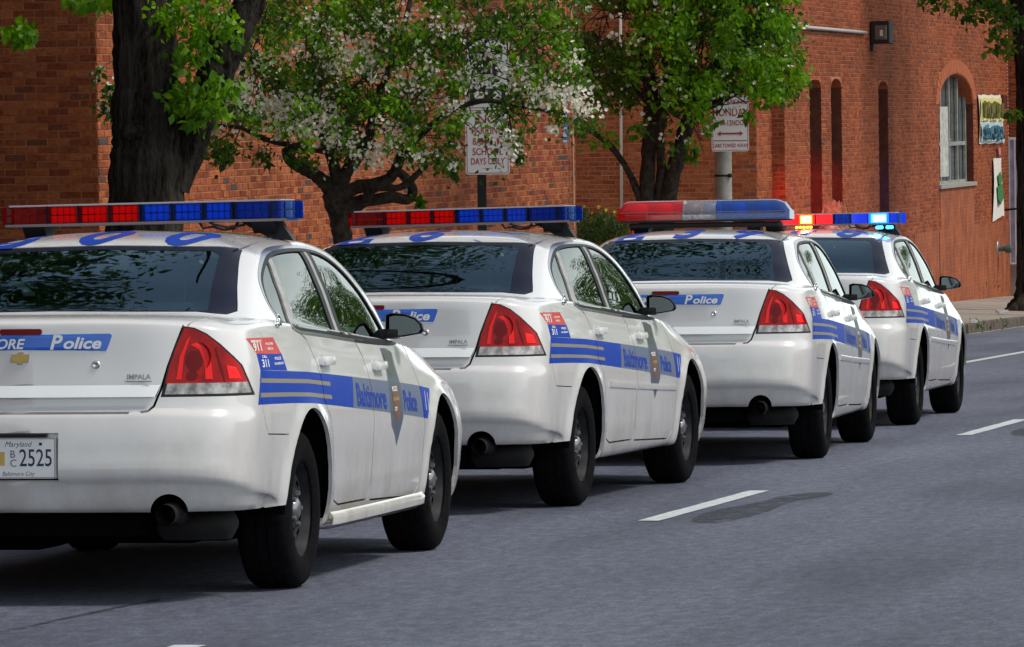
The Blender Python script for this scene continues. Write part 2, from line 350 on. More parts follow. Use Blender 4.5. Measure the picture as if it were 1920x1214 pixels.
    # slight flare round the wheel openings
    for cx, rad in ((-.02, .405), (2.80, .395)):
        dd = np.hypot(g[..., 0] - cx, (g[..., 2] - .335) * .97) - rad
        fl = np.where(dd > -.02, np.exp(-(np.maximum(dd, 0) / .045) ** 2), np.exp(-((dd + .02) / .05) ** 2)) * .014
        g[..., 1] -= fl * (g[..., 1] < -.78) * (g[..., 2] < .86)
    return g

def inpoly(p, poly):
    x, y = p; c = False; j = len(poly) - 1
    for i in range(len(poly)):
        xi, yi = poly[i]; xj, yj = poly[j]
        if (yi > y) != (yj > y) and x < (xj - xi) * (y - yi) / (yj - yi) + xi: c = not c
        j = i
    return c
def offset_line(pts, w):
    out = []
    for i, p in enumerate(pts):
        a = Vector(pts[max(i - 1, 0)]); b = Vector(pts[min(i + 1, len(pts) - 1)]); t = (b - a)
        if t.length < 1e-9: t = Vector((1, 0))
        t.normalize(); out.append((p[0] - t.y * w, p[1] + t.x * w))
    return out
def outset(poly, w):
    """grow a closed outline by w"""
    n = len(poly); A = sum(poly[i][0] * poly[(i + 1) % n][1] - poly[(i + 1) % n][0] * poly[i][1] for i in range(n)); s = 1 if A > 0 else -1
    out = []
    for i in range(n):
        p0, p1, p2 = Vector(poly[i - 1]), Vector(poly[i]), Vector(poly[(i + 1) % n]); a = (p1 - p0).normalized(); b = (p2 - p1).normalized()
        na, nb = Vector((a.y, -a.x)) * s, Vector((b.y, -b.x)) * s; m = (na + nb); k = max(0.35, m.length_squared / 2)
        out.append(tuple(p1 + m * (w / k)))
    return out
def smooth_poly(pts, it=2, closed=True):
    for _ in range(it):
        o = []; n = len(pts)
        if not closed: o.append(pts[0])
        for i in range(n if closed else n - 1):
            a, b = pts[i], pts[(i + 1) % n]
            o.append((a[0] * .75 + b[0] * .25, a[1] * .75 + b[1] * .25)); o.append((a[0] * .25 + b[0] * .75, a[1] * .25 + b[1] * .75))
        if not closed: o.append(pts[-1])
        pts = o
    return pts

class View:
    def __init__(s, d, ab, P, ok): s.d = Vector(d).normalized(); s.ab = ab; s.P = P; s.ok = ok
SIDE = View((0, 1, 0), lambda v: (v.x, v.z), lambda a, b: Vector((a, -1, b)), lambda c, n: n.y < -.12 and c.y < -.3)
REAR = View((1, 0, 0), lambda v: (v.y, v.z), lambda a, b: Vector((-1.2, a, b)), lambda c, n: n.x < -.10 and c.x < .4)
KS = .215
LAMP = View((1, KS, 0), lambda v: (v.y - KS * (v.x + 1.15), v.z), lambda a, b: Vector((-1.15, a, b)), lambda c, n: n.x + KS * n.y < -.03 and c.x < -.3 and c.y < -.2)
TOP = View((0, 0, -1), lambda v: (v.x, v.y), lambda a, b: Vector((a, b, 2)), lambda c, n: n.z > .25)
FRONT = View((-1, 0, 0), lambda v: (v.y, v.z), lambda a, b: Vector((4, a, b)), lambda c, n: n.x > .12 and c.x > 1.2)

def cut(bm, view, poly, closed=True):
    n = len(poly); pb = (min(p[0] for p in poly) - .03, max(p[0] for p in poly) + .03, min(p[1] for p in poly) - .03, max(p[1] for p in poly) + .03)
    cand = {}
    def bb(f):
        q = [view.ab(v.co) for v in f.verts]; return (min(a for a, _ in q), max(a for a, _ in q), min(b for _, b in q), max(b for _, b in q))
    for f in bm.faces:
        if not view.ok(f.calc_center_median(), f.normal): continue
        x = bb(f)
        if x[1] < pb[0] or x[0] > pb[1] or x[3] < pb[2] or x[2] > pb[3]: continue
        cand[f] = x
    for i in range(n if closed else n - 1):
        p, q = poly[i], poly[(i + 1) % n]; e = 5e-4
        if abs(p[0] - q[0]) + abs(p[1] - q[1]) < 1e-6: continue
        sb = (min(p[0], q[0]) - e, max(p[0], q[0]) + e, min(p[1], q[1]) - e, max(p[1], q[1]) + e)
        fs = [f for f, x in cand.items() if f.is_valid and not (x[1] < sb[0] or x[0] > sb[1] or x[3] < sb[2] or x[2] > sb[3])]
        if not fs: continue
        A, B = view.P(*p), view.P(*q); no = (B - A).cross(view.d)
        if no.length < 1e-9: continue
        no.normalize()
        es = set(); vs = set()
        for f in fs:
            es.update(f.edges); vs.update(f.verts)
        r = bmesh.ops.bisect_plane(bm, geom=fs + list(es) + list(vs), dist=1e-6, plane_co=A, plane_no=no)
        for g in r['geom']:
            if isinstance(g, bmesh.types.BMFace) and g.is_valid: cand[g] = bb(g)
        for f in [f for f in cand if not f.is_valid]: del cand[f]
def paintfaces(bm, lay, view, poly, val, only=None):
    for f in bm.faces:
        if only is not None and f[lay] not in only: continue
        c = f.calc_center_median()
        if view.ok(c, f.normal) and inpoly(view.ab(c), poly): f[lay] = val

# outlines on the body, metres from the rear axle / centre line
DLO = smooth_poly([(-.02, 1.100), (-.085, 1.135), (-.095, 1.21), (.03, 1.30), (.24, 1.375), (.42, 1.408), (.75, 1.420), (1.10, 1.412), (1.38, 1.368), (1.66, 1.278), (1.88, 1.14), (2.02, 1.03), (2.0, 1.004), (1.2, 1.035), (.30, 1.086)], 2)
DIVL = [(-.02, 1.04), (.115, 1.04), (.345, 1.42), (.308, 1.42)]
BPIL = [(.86, 1.00), (1.06, 1.00), (1.005, 1.48), (.84, 1.48)]
BPIM = [(.925, 1.00), (.985, 1.00), (.945, 1.48), (.905, 1.48)]
RDOOR = [(1.05, 1.03), (1.10, 1.01), (1.195, .955), (1.232, .88), (1.235, .80), (1.222, .60), (1.215, .37), (1.19, .318), (.60, .322), (.50, .345), (.445, .45), (.415, .60), (.36, .71), (.262, .79), (.265, .86), (.235, .95), (.13, 1.045), (.0, 1.085), (-.10, 1.10)]
FDOOR = [(1.05, 1.03), (1.10, 1.01), (1.195, .955), (1.232, .88), (1.235, .80), (1.222, .60), (1.225, .312), (2.20, .285), (2.285, .33), (2.315, .45), (2.325, .62), (2.30, .80), (2.22, .96), (2.16, .995)]
LIDEDGE = [(.0, .779), (-.47, .779), (-.522, .785), (-.548, .805), (-.562, .838), (-.577, .87), (-.606, .963), (-.640, 1.05), (-.672, 1.128)]
LAMPO = [(-.583, .846), (-.612, .963), (-.648, 1.06), (-.676, 1.118), (-.715, 1.112), (-.765, 1.088), (-.82, 1.045), (-.875, .992), (-.905, .960), (-.930, .90), (-.951, .846)]
LAMPC = [(-.592, .851), (-.604, .895), (-.940, .895), (-.946, .851)]
ARCHR = [(-.02 + .405 * math.cos(a), .335 + .425 * math.sin(a)) for a in [math.pi * 2 * i / 56 for i in range(56)]]
ARCHF = [(2.80 + .395 * math.cos(a), .335 + .405 * math.sin(a)) for a in [math.pi * 2 * i / 56 for i in range(56)]]
RWIN = [(0.01, 1.183), (-.60, 1.176), (-.715, 1.163), (-.738, 1.175), (-.60, 1.425), (-.575, 1.440), (-.50, 1.445), (0.01, 1.4545)]
RWIN_IN = [(0.01, 1.190), (-.58, 1.184), (-.635, 1.184), (-.533, 1.410), (-.49, 1.428), (0.01, 1.438)]
ROOFLINE = [(.10, -.575), (.22, -.585), (.40, -.575), (.75, -.572), (1.15, -.568), (1.42, -.555)]
STRIPE = [(-.756, .938), (-.56, .931), (-.33, .923), (0, .912), (.45, .890), (.95, .864), (1.45, .838), (1.95, .811), (2.30, .789), (2.54, .770), (2.40, .633), (2.30, .640), (1.95, .664), (1.45, .695), (.95, .725), (.45, .755), (0, .779), (-.33, .789), (-.58, .794), (-.845, .798)]
DECR = [(-.872, 1.070), (-.454, 1.066), (-.40, 1.025), (-.365, .996), (-.773, 1.005)]
DECB = [(-.773, 1.005), (-.365, .996), (-.345, .962), (-.33, .924), (-.56, .932), (-.757, .938)]
BADGEO = [(1.60, .978), (1.72, .975), (1.85, .955), (1.86, .88), (1.87, .80), (1.86, .72), (1.85, .66), (1.78, .60), (1.71, .530), (1.66, .585), (1.585, .63), (1.575, .70), (1.60, .80), (1.63, .86), (1.64, .93)]

def build_body():
    g = body_grid(); nr, ncol = g.shape[:2]
    verts = [Vector(p) for p in g.reshape(-1, 3)]
    faces = [(i * ncol + j, (i + 1) * ncol + j, (i + 1) * ncol + j + 1, i * ncol + j + 1) for i in range(nr - 1) for j in range(ncol - 1)]
    bm = bmesh.new(); bv = [bm.verts.new(v) for v in verts]
    for f in faces:
        try: bm.faces.new([bv[i] for i in f])
        except ValueError: pass
    bmesh.ops.remove_doubles(bm, verts=bm.verts[:], dist=1e-5)
    bm.normal_update()
    s = sum(f.calc_area() * (f.normal.y) for f in bm.faces)
    if s > 0: bmesh.ops.reverse_faces(bm, faces=bm.faces[:]); bm.normal_update()
    full = bm.copy()
    mb2 = bmesh.new(); mb2.from_mesh(bpy.data.meshes.new('tmp'))
    allv = [v.co.copy() for v in full.verts]; full.verts.index_update(); allf = [[v.index for v in f.verts] for f in full.faces]; nv = len(allv)
    allv2 = allv + [Vector((v.x, -v.y, v.z)) for v in allv]; allf2 = allf + [[i + nv for i in f][::-1] for f in allf]
    bvh = BVHTree.FromPolygons(allv2, allf2); full.free(); mb2.free()
    lay = bm.faces.layers.int.new('part'); ml = bm.faces.layers.int.new('mat')
    def ribbon(view, line, w=.0095):
        a, b = offset_line(line, w / 2), offset_line(line, -w / 2)
        for k in range(len(line) - 1):
            pass
        cut(bm, view, a, False); cut(bm, view, b, False); return a + b[::-1]
    DLO1, DLO2, DLO3 = outset(DLO, .014), outset(DLO, .028), outset(DLO, .034)
    # cuts ---------------------------------------------------------
    for p in (ARCHR, ARCHF): cut(bm, SIDE, p)
    for p in (DLO, DLO1, DLO2): cut(bm, SIDE, p)
    cut(bm, SIDE, DIVL); cut(bm, SIDE, BPIL); cut(bm, SIDE, BPIM)
    seams = [(SIDE, ribbon(SIDE, RDOOR)), (SIDE, ribbon(SIDE, FDOOR[6:]))]
    seams.append((SIDE, ribbon(SIDE, [(1.05, 1.03), (1.04, 1.06)])))
    seams.append((SIDE, ribbon(SIDE, [(.93, 1.43), (.92, 1.50)])))
    bumpseam = [(-.80, .845), (-.765, .72), (-.72, .675), (-.42, .663)]
    seams.append((SIDE, ribbon(SIDE, bumpseam, .005)))
    seams.append((LAMP, ribbon(LAMP, LIDEDGE[1:] , .010)))
    seams.append((REAR, ribbon(REAR, LIDEDGE[:2], .010)))
    lamp_g = outset(LAMPO, .006); cut(bm, LAMP, lamp_g); cut(bm, LAMP, LAMPO); cut(bm, LAMP, LAMPC)
    cut(bm, REAR, RWIN); cut(bm, REAR, RWIN_IN)
    WSH = [(1.505, -.005), (1.50, -.30), (1.47, -.545), (1.85, -.665), (2.24, -.70), (2.36, -.60), (2.44, -.40), (2.475, -.005)]
    cut(bm, TOP, WSH)
    HOODL = [(2.30, -.735), (2.8, -.74), (3.3, -.70), (3.62, -.60), (3.735, -.40), (3.76, 0)]
    seams.append((TOP, ribbon(TOP, HOODL)))
    DECKL = [(-1.10, -.672), (-.90, -.708), (-.745, -.728)]
    seams.append((TOP, ribbon(TOP, DECKL, .008))); 
    DECKE = [(-.755, -.735), (-.772, -.60), (-.79, -.3), (-.795, 0)]
    seams.append((TOP, ribbon(TOP, DECKE, .010)))
    roofr = ribbon(TOP, ROOFLINE, .016)
    for p in (STRIPE, DECR, DECB, BADGEO): cut(bm, SIDE, p)
    CHR = [(0.01, .842), (-.556, .842), (-.574, .890), (0.01, .890)]; cut(bm, REAR, CHR)
    PL = [(0.01, .500), (-.168, .500), (-.168, .700), (0.01, .700)]; cut(bm, REAR, PL)
    EXH = [(-.604 + .078 * math.cos(a), .372 + .078 * math.sin(a)) for a in [2 * math.pi * i / 28 for i in range(28)]]; cut(bm, LAMP, EXH)
    # stripe bands
    def band(o0, o1):
        top = STRIPE[0:9]; bot = STRIPE[11:20][::-1]
        T_ = [(a[0] + (b[0] - a[0]) * o0, a[1] + (b[1] - a[1]) * o0) for a, b in zip(top, bot)]; B_ = [(a[0] + (b[0] - a[0]) * o1, a[1] + (b[1] - a[1]) * o1) for a, b in zip(top, bot)]
        return T_[:5] + B_[:5][::-1]
    g1, g2 = band(.24, .37), band(.66, .79)
    g1 = [(x + (.02 if i in (0, 9) else 0) - (.03 if i in (4, 5) else 0), z) for i, (x, z) in enumerate(g1)]; g2 = [(x + (.02 if i in (0, 9) else 0) - (.03 if i in (4, 5) else 0), z) for i, (x, z) in enumerate(g2)]
    cut(bm, SIDE, g1); cut(bm, SIDE, g2)
    BB = [(-1.30, .376), (-.60, .368), (-.36, .372), (-.30, .40)]; cut(bm, SIDE, BB, False)
    cut(bm, SIDE, [(.78, .66), (.93, .95)], False); cut(bm, SIDE, [(2.30, .60), (2.30, 1.0)], False)
    bm.normal_update()
    # parts --------------------------------------------------------
    P = dict(body=0, rdoor=1, fdoor=2, lid=3, hood=4, rbump=5, fbump=6, lampr=7, lampc=8, gasket=9, rglass=10, rfrit=11, wsh=12, qglass=13, rwin=14, fwin=15, trim=16, seam=17, drop=18, chrome=19, plate=20, divider=21, bpillar=22)
    pf = lambda v, poly, k, only=None: paintfaces(bm, lay, v, poly, P[k], only)
    HOODP = [(2.30, -.735), (2.8, -.74), (3.3, -.70), (3.62, -.60), (3.735, -.40), (3.76, .01), (2.2, .01), (2.2, -.735)]; pf(TOP, HOODP, 'hood')
    pf(LAMP, [(.3, .779), (-.47, .779), (-.522, .785), (-.548, .805), (-.562, .838), (-.577, .87), (-.606, .963), (-.640, 1.05), (-.672, 1.128), (-.672, 1.16), (.3, 1.16)], 'lid')
    pf(REAR, [(.01, .779), (-.47, .779), (-.47, 1.16), (.01, 1.16)], 'lid')
    pf(TOP, [(-1.3, .01), (-1.3, -.60), (-1.10, -.672), (-.90, -.708), (-.745, -.728), (-.755, -.735), (-.772, -.60), (-.79, -.3), (-.795, .01)], 'lid')
    for f in bm.faces:
        c = f.calc_center_median()
        if f[lay] == P['lid'] and c.z < .779: f[lay] = 0
    zb = [(-.40, .663), (-.72, .675), (-.765, .72), (-.80, .845)]
    for f in bm.faces:
        c = f.calc_center_median()
        if c.x < -.40 and f[lay] == 0:
            top = .846 if c.x < -.80 else (.675 if c.x > -.72 else .72 if c.x > -.765 else .80)
            if c.z < top or inpoly((c.x, c.z), [(-1.3, .2), (-.40, .2)] + zb + [(-1.3, .845)]): f[lay] = P['rbump'] if inpoly((c.x, c.z), [(-1.3, .2), (-.3, .2)] + zb + [(-1.3, .848)]) else 0
        if c.x > 3.22 and f[lay] == 0: f[lay] = P['fbump']
    pf(SIDE, RDOOR + [(-.13, 1.20), (0, 1.34), (.30, 1.43), (.60, 1.46), (.925, 1.462)], 'rdoor', (0,))
    pf(SIDE, FDOOR + [(2.12, 1.06), (1.98, 1.17), (1.74, 1.325), (1.44, 1.43), (.925, 1.462)], 'fdoor', (0,))
    pf(SIDE, DLO2, 'trim'); 
    tr2 = [f for f in bm.faces if f[lay] == P['trim']]
    for f in tr2:
        c = f.calc_center_median(); f[ml] = 1 if inpoly((c.x, c.z), DLO1) else (2 if c.z > 1.02 and not (c.x > 1.9) else 1)
    for f in bm.faces:
        c = f.calc_center_median(); ab = (c.x, c.z)
        if SIDE.ok(c, f.normal) and inpoly(ab, DLO):
            if inpoly(ab, BPIL): f[lay] = P['bpillar']; f[ml] = 8 if inpoly(ab, BPIM) else 1
            elif inpoly(ab, DIVL): f[lay] = P['divider']
            elif c.x > .95: f[lay] = P['fwin']
            elif not inpoly(ab, [(-.3, 1.0), (.05, 1.0), (.05, 1.04), (.328, 1.44), (-.3, 1.44)]): f[lay] = P['rwin']
            else: f[lay] = P['qglass']
    pf(LAMP, lamp_g, 'gasket'); pf(LAMP, LAMPO, 'gasket')
    pf(LAMP, outset(LAMPO, -.0005), 'lampr')
    for f in bm.faces:
        c = f.calc_center_median()
        if f[lay] == P['lampr'] and LAMP.ab(c)[1] < .895: f[lay] = P['lampc'] if inpoly(LAMP.ab(c), LAMPC) else P['gasket']
    pf(REAR, RWIN, 'rfrit'); pf(REAR, RWIN_IN, 'rglass'); pf(TOP, WSH, 'wsh', (0, 4))
    pf(REAR, CHR, 'chrome', (3,)); pf(REAR, PL, 'plate', (5, 0)); pf(LAMP, EXH, 'drop', (5, 0))
    for v, poly in seams: pf(v, poly, 'seam', (0, 1, 2, 3, 4, 5, 6))
    for f in bm.faces:
        c = f.calc_center_median()
        if TOP.ok(c, f.normal) and c.z > 1.40 and inpoly((c.x, c.y), roofr): f[lay] = P['seam']
        if c.x < -.9 and c.z < .50 and inpoly(LAMP.ab(c), EXH): f[lay] = P['drop']
        if -.95 < c.x < -.25 and c.z < .371 and c.y < -.6: f[lay] = P['drop']
        if SIDE.ok(c, f.normal) and (inpoly((c.x, c.z), ARCHR) or inpoly((c.x, c.z), ARCHF)): f[lay] = P['drop']
        if f[lay] in (0, 1, 2, 5, 6) and SIDE.ok(c, f.normal):
            ab = (c.x, c.z)
            if inpoly(ab, DECR): f[ml] = 4
            if inpoly(ab, DECB) or inpoly(ab, STRIPE): f[ml] = 3
            if inpoly(ab, g1) or inpoly(ab, g2): f[ml] = 5
            if inpoly(ab, STRIPE) and c.x > .78 + (c.z - .66) * .517 and c.x < 2.30: f[ml] = 6
            if inpoly(ab, BADGEO): f[ml] = 7
    return bm, lay, ml, P, bvh
BM, LAY, ML, PART, BVH = build_body()
mat_post = noisy(mat('grey_window_post', (0.25, 0.25, 0.25), 0.4), (0.20, 0.20, 0.20), (0.34, 0.34, 0.33), 20)
PAINTS = [WHITE, BLACK, CHROME2, BLUE, REDV, GREYV, SLATE, BADGE, mat_post]

def take(keys, off=0.0, flap=.016, mirror='both', flapmat=None, useml=True, edge_out=0.0):
    """mesh data of some of the cut faces; edges folded inward so that panels have thickness. mirror: both / right / left"""
    ids = {PART[k] for k in keys}; fs = [f for f in BM.faces if f[LAY] in ids]
    vid = {}; V = []; F = []; M = []
    for f in fs:
        idx = []
        for v in f.verts:
            if v not in vid: vid[v] = len(V); V.append(v.co + v.normal * off)
            idx.append(vid[v])
        F.append(idx); M.append(f[ML] if useml else 0)
    if flap:
        fset = set(fs)
        for f in fs:
            vs = list(f.verts)
            for i in range(len(vs)):
                a, b = vs[i], vs[(i + 1) % len(vs)]
                if abs(a.co.y) < 2e-3 and abs(b.co.y) < 2e-3: continue
                e = BM.edges.get((a, b))
                if e is None or sum(1 for q in e.link_faces if q in fset) > 1: continue
                k = len(V); V += [a.co + a.normal * off, b.co + b.normal * off, b.co - b.normal * (flap - off), a.co - a.normal * (flap - off)]
                F.append([k + 1, k, k + 3, k + 2]); M.append((f[ML] if useml else 0) if flapmat is None else flapmat)
    VL = [Vector((v.x, -v.y, v.z)) for v in V]; FL = [list(reversed(f)) for f in F]
    if mirror == 'right': return V, F, M
    if mirror == 'left': return VL, FL, M
    n = len(V); V2, F2, M2 = V + VL, F + [[i + n for i in f] for f in FL], M + M
    bm = bmesh.new(); vv = [bm.verts.new(v) for v in V2]; l = bm.faces.layers.int.new('m')
    for f, m in zip(F2, M2):
        try: q = bm.faces.new([vv[i] for i in f]); q[l] = m
        except ValueError: pass
    near = [v for v in bm.verts if abs(v.co.y) < 2e-3]
    for v in near: v.co.y = 0
    bmesh.ops.remove_doubles(bm, verts=near, dist=1e-4); bm.verts.index_update()
    r = [v.co.copy() for v in bm.verts], [[v.index for v in f.verts] for f in bm.faces], [f[l] for f in bm.faces]; bm.free(); return r
def part(name, keys, mats, parent, **kw):
    V, F, M = take(keys, **kw); o = meshobj(name, V, F, mats, parent, True, M); return o
def onbody(o3, d, pts, lift=.0012):
    """drop points onto the body along d"""
    out = []
    for p in pts:
        h = BVH.ray_cast(p, d, 5.0)
        if h[0] is None: out.append(None); continue
        n = h[1] if h[1].dot(d) < 0 else -h[1]; out.append(h[0] + n * lift)
    return out
def decal_text(name, s, m, parent, side, a, b, size, shear=0., xs=1., extra=0., align='LEFT', lift=.0016, slope=0., space=1.0, ys=1.0):
    vs, fs = text2d(s, size, shear, align, extra, xs, space)
    if side == 'rear': pts = [Vector((-3, a - u, b + v * ys - slope * u)) for u, v in vs]; d = Vector((1, 0, 0))
    elif side == 'right': pts = [Vector((a + u, -3, b + v * ys + slope * u)) for u, v in vs]; d = Vector((0, 1, 0))
    elif side == 'left': pts = [Vector((a - u, 3, b + v * ys - slope * u)) for u, v in vs]; d = Vector((0, -1, 0))
    else: pts = [Vector((b + v * ys, a - u, 3)) for u, v in vs]; d = Vector((0, 0, -1))
    q = onbody(None, d, pts, lift)
    ok = [i for i, p in enumerate(q) if p is not None]; mp = {i: k for k, i in enumerate(ok)}
    F = [tuple(mp[i] for i in f) for f in fs if all(i in mp for i in f)]
    return meshobj(name, [q[i] for i in ok], F, m, parent)
def decal_shape(name, poly, m, parent, side, lift=.0010, grid=.03, parent_rel=None):
    """a flat print laid on the body: outline filled with a fine grid so that it follows the panel"""
    xs = [p[0] for p in poly]; zs = [p[1] for p in poly]; pts = [Vector(p) for p in poly]; n = len(pts)
    gx = np.arange(min(xs) + grid / 2, max(xs), grid); gz = np.arange(min(zs) + grid / 2, max(zs), grid)
    pts += [Vector((x, z)) for x in gx for z in gz if inpoly((x, z), poly)]
    v, e, f, *_ = delaunay_2d_cdt(pts, [(i, (i + 1) % n) for i in range(n)], [], 1, 1e-6)
    if side == 'rear': P3 = [Vector((-3, q.x, q.y)) for q in v]; d = Vector((1, 0, 0))
    elif side == 'right': P3 = [Vector((q.x, -3, q.y)) for q in v]; d = Vector((0, 1, 0))
    else: P3 = [Vector((q.x, q.y, 3)) for q in v]; d = Vector((0, 0, -1))
    q = onbody(None, d, P3, lift); ok = [i for i, p in enumerate(q) if p is not None]; mp = {i: k for k, i in enumerate(ok)}
    return meshobj(name, [q[i] for i in ok], [tuple(mp[i] for i in t) for t in f if all(i in mp for i in t)], m, parent, True)

def tyre_prof():
    w = .1125
    return [(.200, -w + .012), (.212, -w + .004), (.245, -w - .004), (.285, -w - .003), (.315, -w + .010), (.328, -w + .026), (.334, -w + .045), (.335, -.03), (.335, -.028), (.329, -.027), (.329, -.021), (.335, -.020),
            (.335, .020), (.329, .021), (.329, .027), (.335, .028), (.334, w - .045), (.328, w - .026), (.315, w - .010), (.285, w + .003), (.245, w + .004), (.212, w - .004), (.200, w - .012)]
def make_wheel(parent, loc, outer):
    """outer=-1 for the right side of the car"""
    s = outer; m = MB(); n = 40
    prof = [(.204, s * .100), (.214, s * .106), (.218, s * .100), (.206, s * .092), (.196, s * .082), (.190, s * .040), (.182, s * .030), (.165, s * .052), (.150, s * .064)]
    m.lathe(prof, n=n, axis='Y')
    m.lathe([(.150, s * .064), (.135, s * .066), (.118, s * .064), (.098, s * .056)], n=n, axis='Y', skip=lambda i, k: i == 1 and k % 4 in (1, 2))
    m.lathe([(.098, s * .056), (.085, s * .072), (.05, s * .074)], n=n, axis='Y')
    m.lathe([(.19, s * .03), (.19, -s * .10), (.204, -s * .10)], n=n, axis='Y')
    m.mi = 1; m.lathe([(.0, s * .02), (.17, s * .02)], n=n, axis='Y')
    w = m.obj('wheel', [RIMM, DARK], parent, True, loc); autosmooth(w, 40)
    t = MB(); t.lathe(tyre_prof(), n=56, axis='Y'); autosmooth(t.obj('tyre', TYRE, w, True), 28)
    c = MB(); c.lathe([(.0, s * .092), (.03, s * .092), (.043, s * .084), (.05, s * .072)], n=20, axis='Y')
    for k in range(5):
        a = 2 * math.pi * k / 5; c.lathe([(.0, s * .090), (.010, s * .088), (.012, s * .07)], (.068 * math.cos(a), 0, .068 * math.sin(a)), 8, 'Y')
    autosmooth(c.obj('hub_cap', mat_hub, w, True), 40)
    return w

def make_car(with_molding=True):
    car = empty('police_car')
    body = part('body', ['body'], PAINTS, car)
    V, F, M = take(['body', 'rdoor', 'fdoor', 'lid', 'hood', 'rbump', 'fbump', 'seam', 'gasket', 'lampr', 'lampc', 'chrome'], off=-.03, flap=0)
    meshobj('inner_shell', V, F, DARK, car, True)
    part('trunk_lid', ['lid'], PAINTS, car)
    lid = [c for c in car.children if c.name.startswith('trunk_lid')][0]
    part('hood', ['hood'], PAINTS, car)
    rb = part('rear_bumper', ['rbump'], PAINTS, car, flap=.014)
    part('front_bumper', ['fbump'], PAINTS, car)
    V, F, M = take(['chrome'], off=.0, flap=0, useml=False); V = [Vector((v.x - .003 - .016 * (.891 - v.z) / .048, v.y, v.z)) for v in V]; n = len(V)
    meshobj('bright_strip', V, F, CHROMEW, lid, True)
    k = MB(); ys = [.545 - i * 1.09 / 24 for i in range(25)]
    for z, o in ((.842, .019), (.842, -.002), (.836, -.002)):
        for y in ys: h = BVH.ray_cast(Vector((-3, y, z)), Vector((1, 0, 0)), 5)[0]; k.v.append((h.x - o, y, z))
    for r_ in range(2):
        for i in range(24): a = r_ * 25 + i; k.f.append((a, a + 1, a + 26, a + 25)); k.m.append(0)
    k.obj('strip_underside', mat_cup, lid)
    doors = []
    for side, sg in (('right', -1), ('left', 1)):
        rd = part('rear_door', ['rdoor'], PAINTS, car, mirror=side); fd = part('front_door', ['fdoor'], PAINTS, car, mirror=side); doors += [rd, fd]
        part('window', ['rwin'], GLASS, rd, mirror=side, off=-.006, flap=0, useml=False)
        part('quarter_window', ['qglass'], GLASS, rd, mirror=side, off=-.006, flap=0, useml=False)
        part('window', ['fwin'], GLASS, fd, mirror=side, off=-.006, flap=0, useml=False)
        part('window_post', ['divider'], mat_post, rd, mirror=side, off=.002, flap=.012, useml=False)
        part('window_trim', ['trim'], [BLACK, BLACK, CHROME2], car, mirror=side, off=.0015, flap=.012, flapmat=1)
        part('door_pillar', ['bpillar'], PAINTS, car, mirror=side, off=-.001, flap=.012)
        for d, (hx, hz) in ((rd, (.375, .948)), (fd, (1.44, .902))):
            h = onbody(None, Vector((0, -sg, 0)), [Vector((hx, 3 * sg, hz))], 0)[0]
            k = MB(); k.bevbox((0, sg * .024, 0), (.19, .030, .040), .014); k.bevbox((-.075, sg * .012, 0), (.03, .03, .032), .006); k.bevbox((.075, sg * .012, 0), (.03, .03, .032), .006)
            q = k.obj('handle', CLEANW, d, False, h); autosmooth(q)
            k = MB(); k.lathe([(0, sg * .0015), (.034, sg * .0015)], n=24, axis='Y'); k.v = [(x * 1.5, y, z) for x, y, z in k.v]; k.obj('handle_cup', mat_cup, d, True, h + Vector((0, 0, -.006)))
            k = MB(); k.lathe([(0, sg * .004), (.009, sg * .004), (.010, 0)], n=12, axis='Y'); k.obj('lock', CHROME2, d, True, h + Vector((.10, sg * .001, -.030)))
        # lamps
        lp = part('tail_light', ['lampr'], TAILRED, car, mirror=side, off=-.001, flap=.02, useml=False)
        part('reversing_light', ['lampc'], TAILCLR, lp, mirror=side, off=-.001, flap=.02, useml=False)
        part('gasket', ['gasket'], BLACK, lp, mirror=side, off=-.002, flap=.02, useml=False)
        V, F, M = take(['lampr'], off=-.035, flap=0, mirror=side, useml=False); meshobj('lamp_back', V, F, TAILBK, lp, True)
        V, F, M = take(['lampc'], off=-.03, flap=0, mirror=side, useml=False); meshobj('lamp_back', V, F, REFL, lp, True)
        def lshape(name, poly, m, lift=.0012):
            gx = np.arange(min(p[0] for p in poly), max(p[0] for p in poly), .012); gz = np.arange(min(p[1] for p in poly), max(p[1] for p in poly), .012)
            pts = [Vector(p) for p in poly] + [Vector((a, b)) for a in gx for b in gz if inpoly((a, b), poly)]
            v, e, f, *_ = delaunay_2d_cdt(pts, [(i, (i + 1) % len(poly)) for i in range(len(poly))], [], 1, 1e-6)
            q = onbody(None, Vector((1, KS, 0)).normalized(), [Vector((-3, a - KS * 1.85, b)) for a, b in v], lift)
            if any(p is None for p in q): return
            meshobj(name, [(p.x, p.y * -sg, p.z) for p in q], [tuple(t) if sg < 0 else tuple(t)[::-1] for t in f], m, lp, True)
        el = lambda cx, cz, rx, rz, n=18: [(cx + rx * math.cos(2 * math.pi * i / n), cz + rz * math.sin(2 * math.pi * i / n)) for i in range(n)]
        lshape('dark_facet', el(-.715, .985, .034, .042), TAILDK); lshape('dark_facet', el(-.705, .925, .024, .020), TAILDK)
        lshape('dark_facet', [(-.800, 1.035), (-.806, 1.037), (-.822, .97), (-.842, .90), (-.836, .90), (-.816, .97)], TAILDK)
        lshape('bright_facet', [(-.64, .91), (-.655, 1.0), (-.685, 1.07), (-.70, 1.085), (-.672, 1.0), (-.662, .91)], mat_brightred)
        lshape('bright_facet', [(-.76, .91), (-.755, .98), (-.735, 1.03), (-.70, 1.05), (-.725, 1.058), (-.765, 1.03), (-.785, .97), (-.79, .91)], mat_brightred)
        lshape('bright_facet', [(-.855, .91), (-.845, .965), (-.885, .955), (-.905, .91)], mat_brightred)
        # round bulb housings behind the red lens
        k = MB()
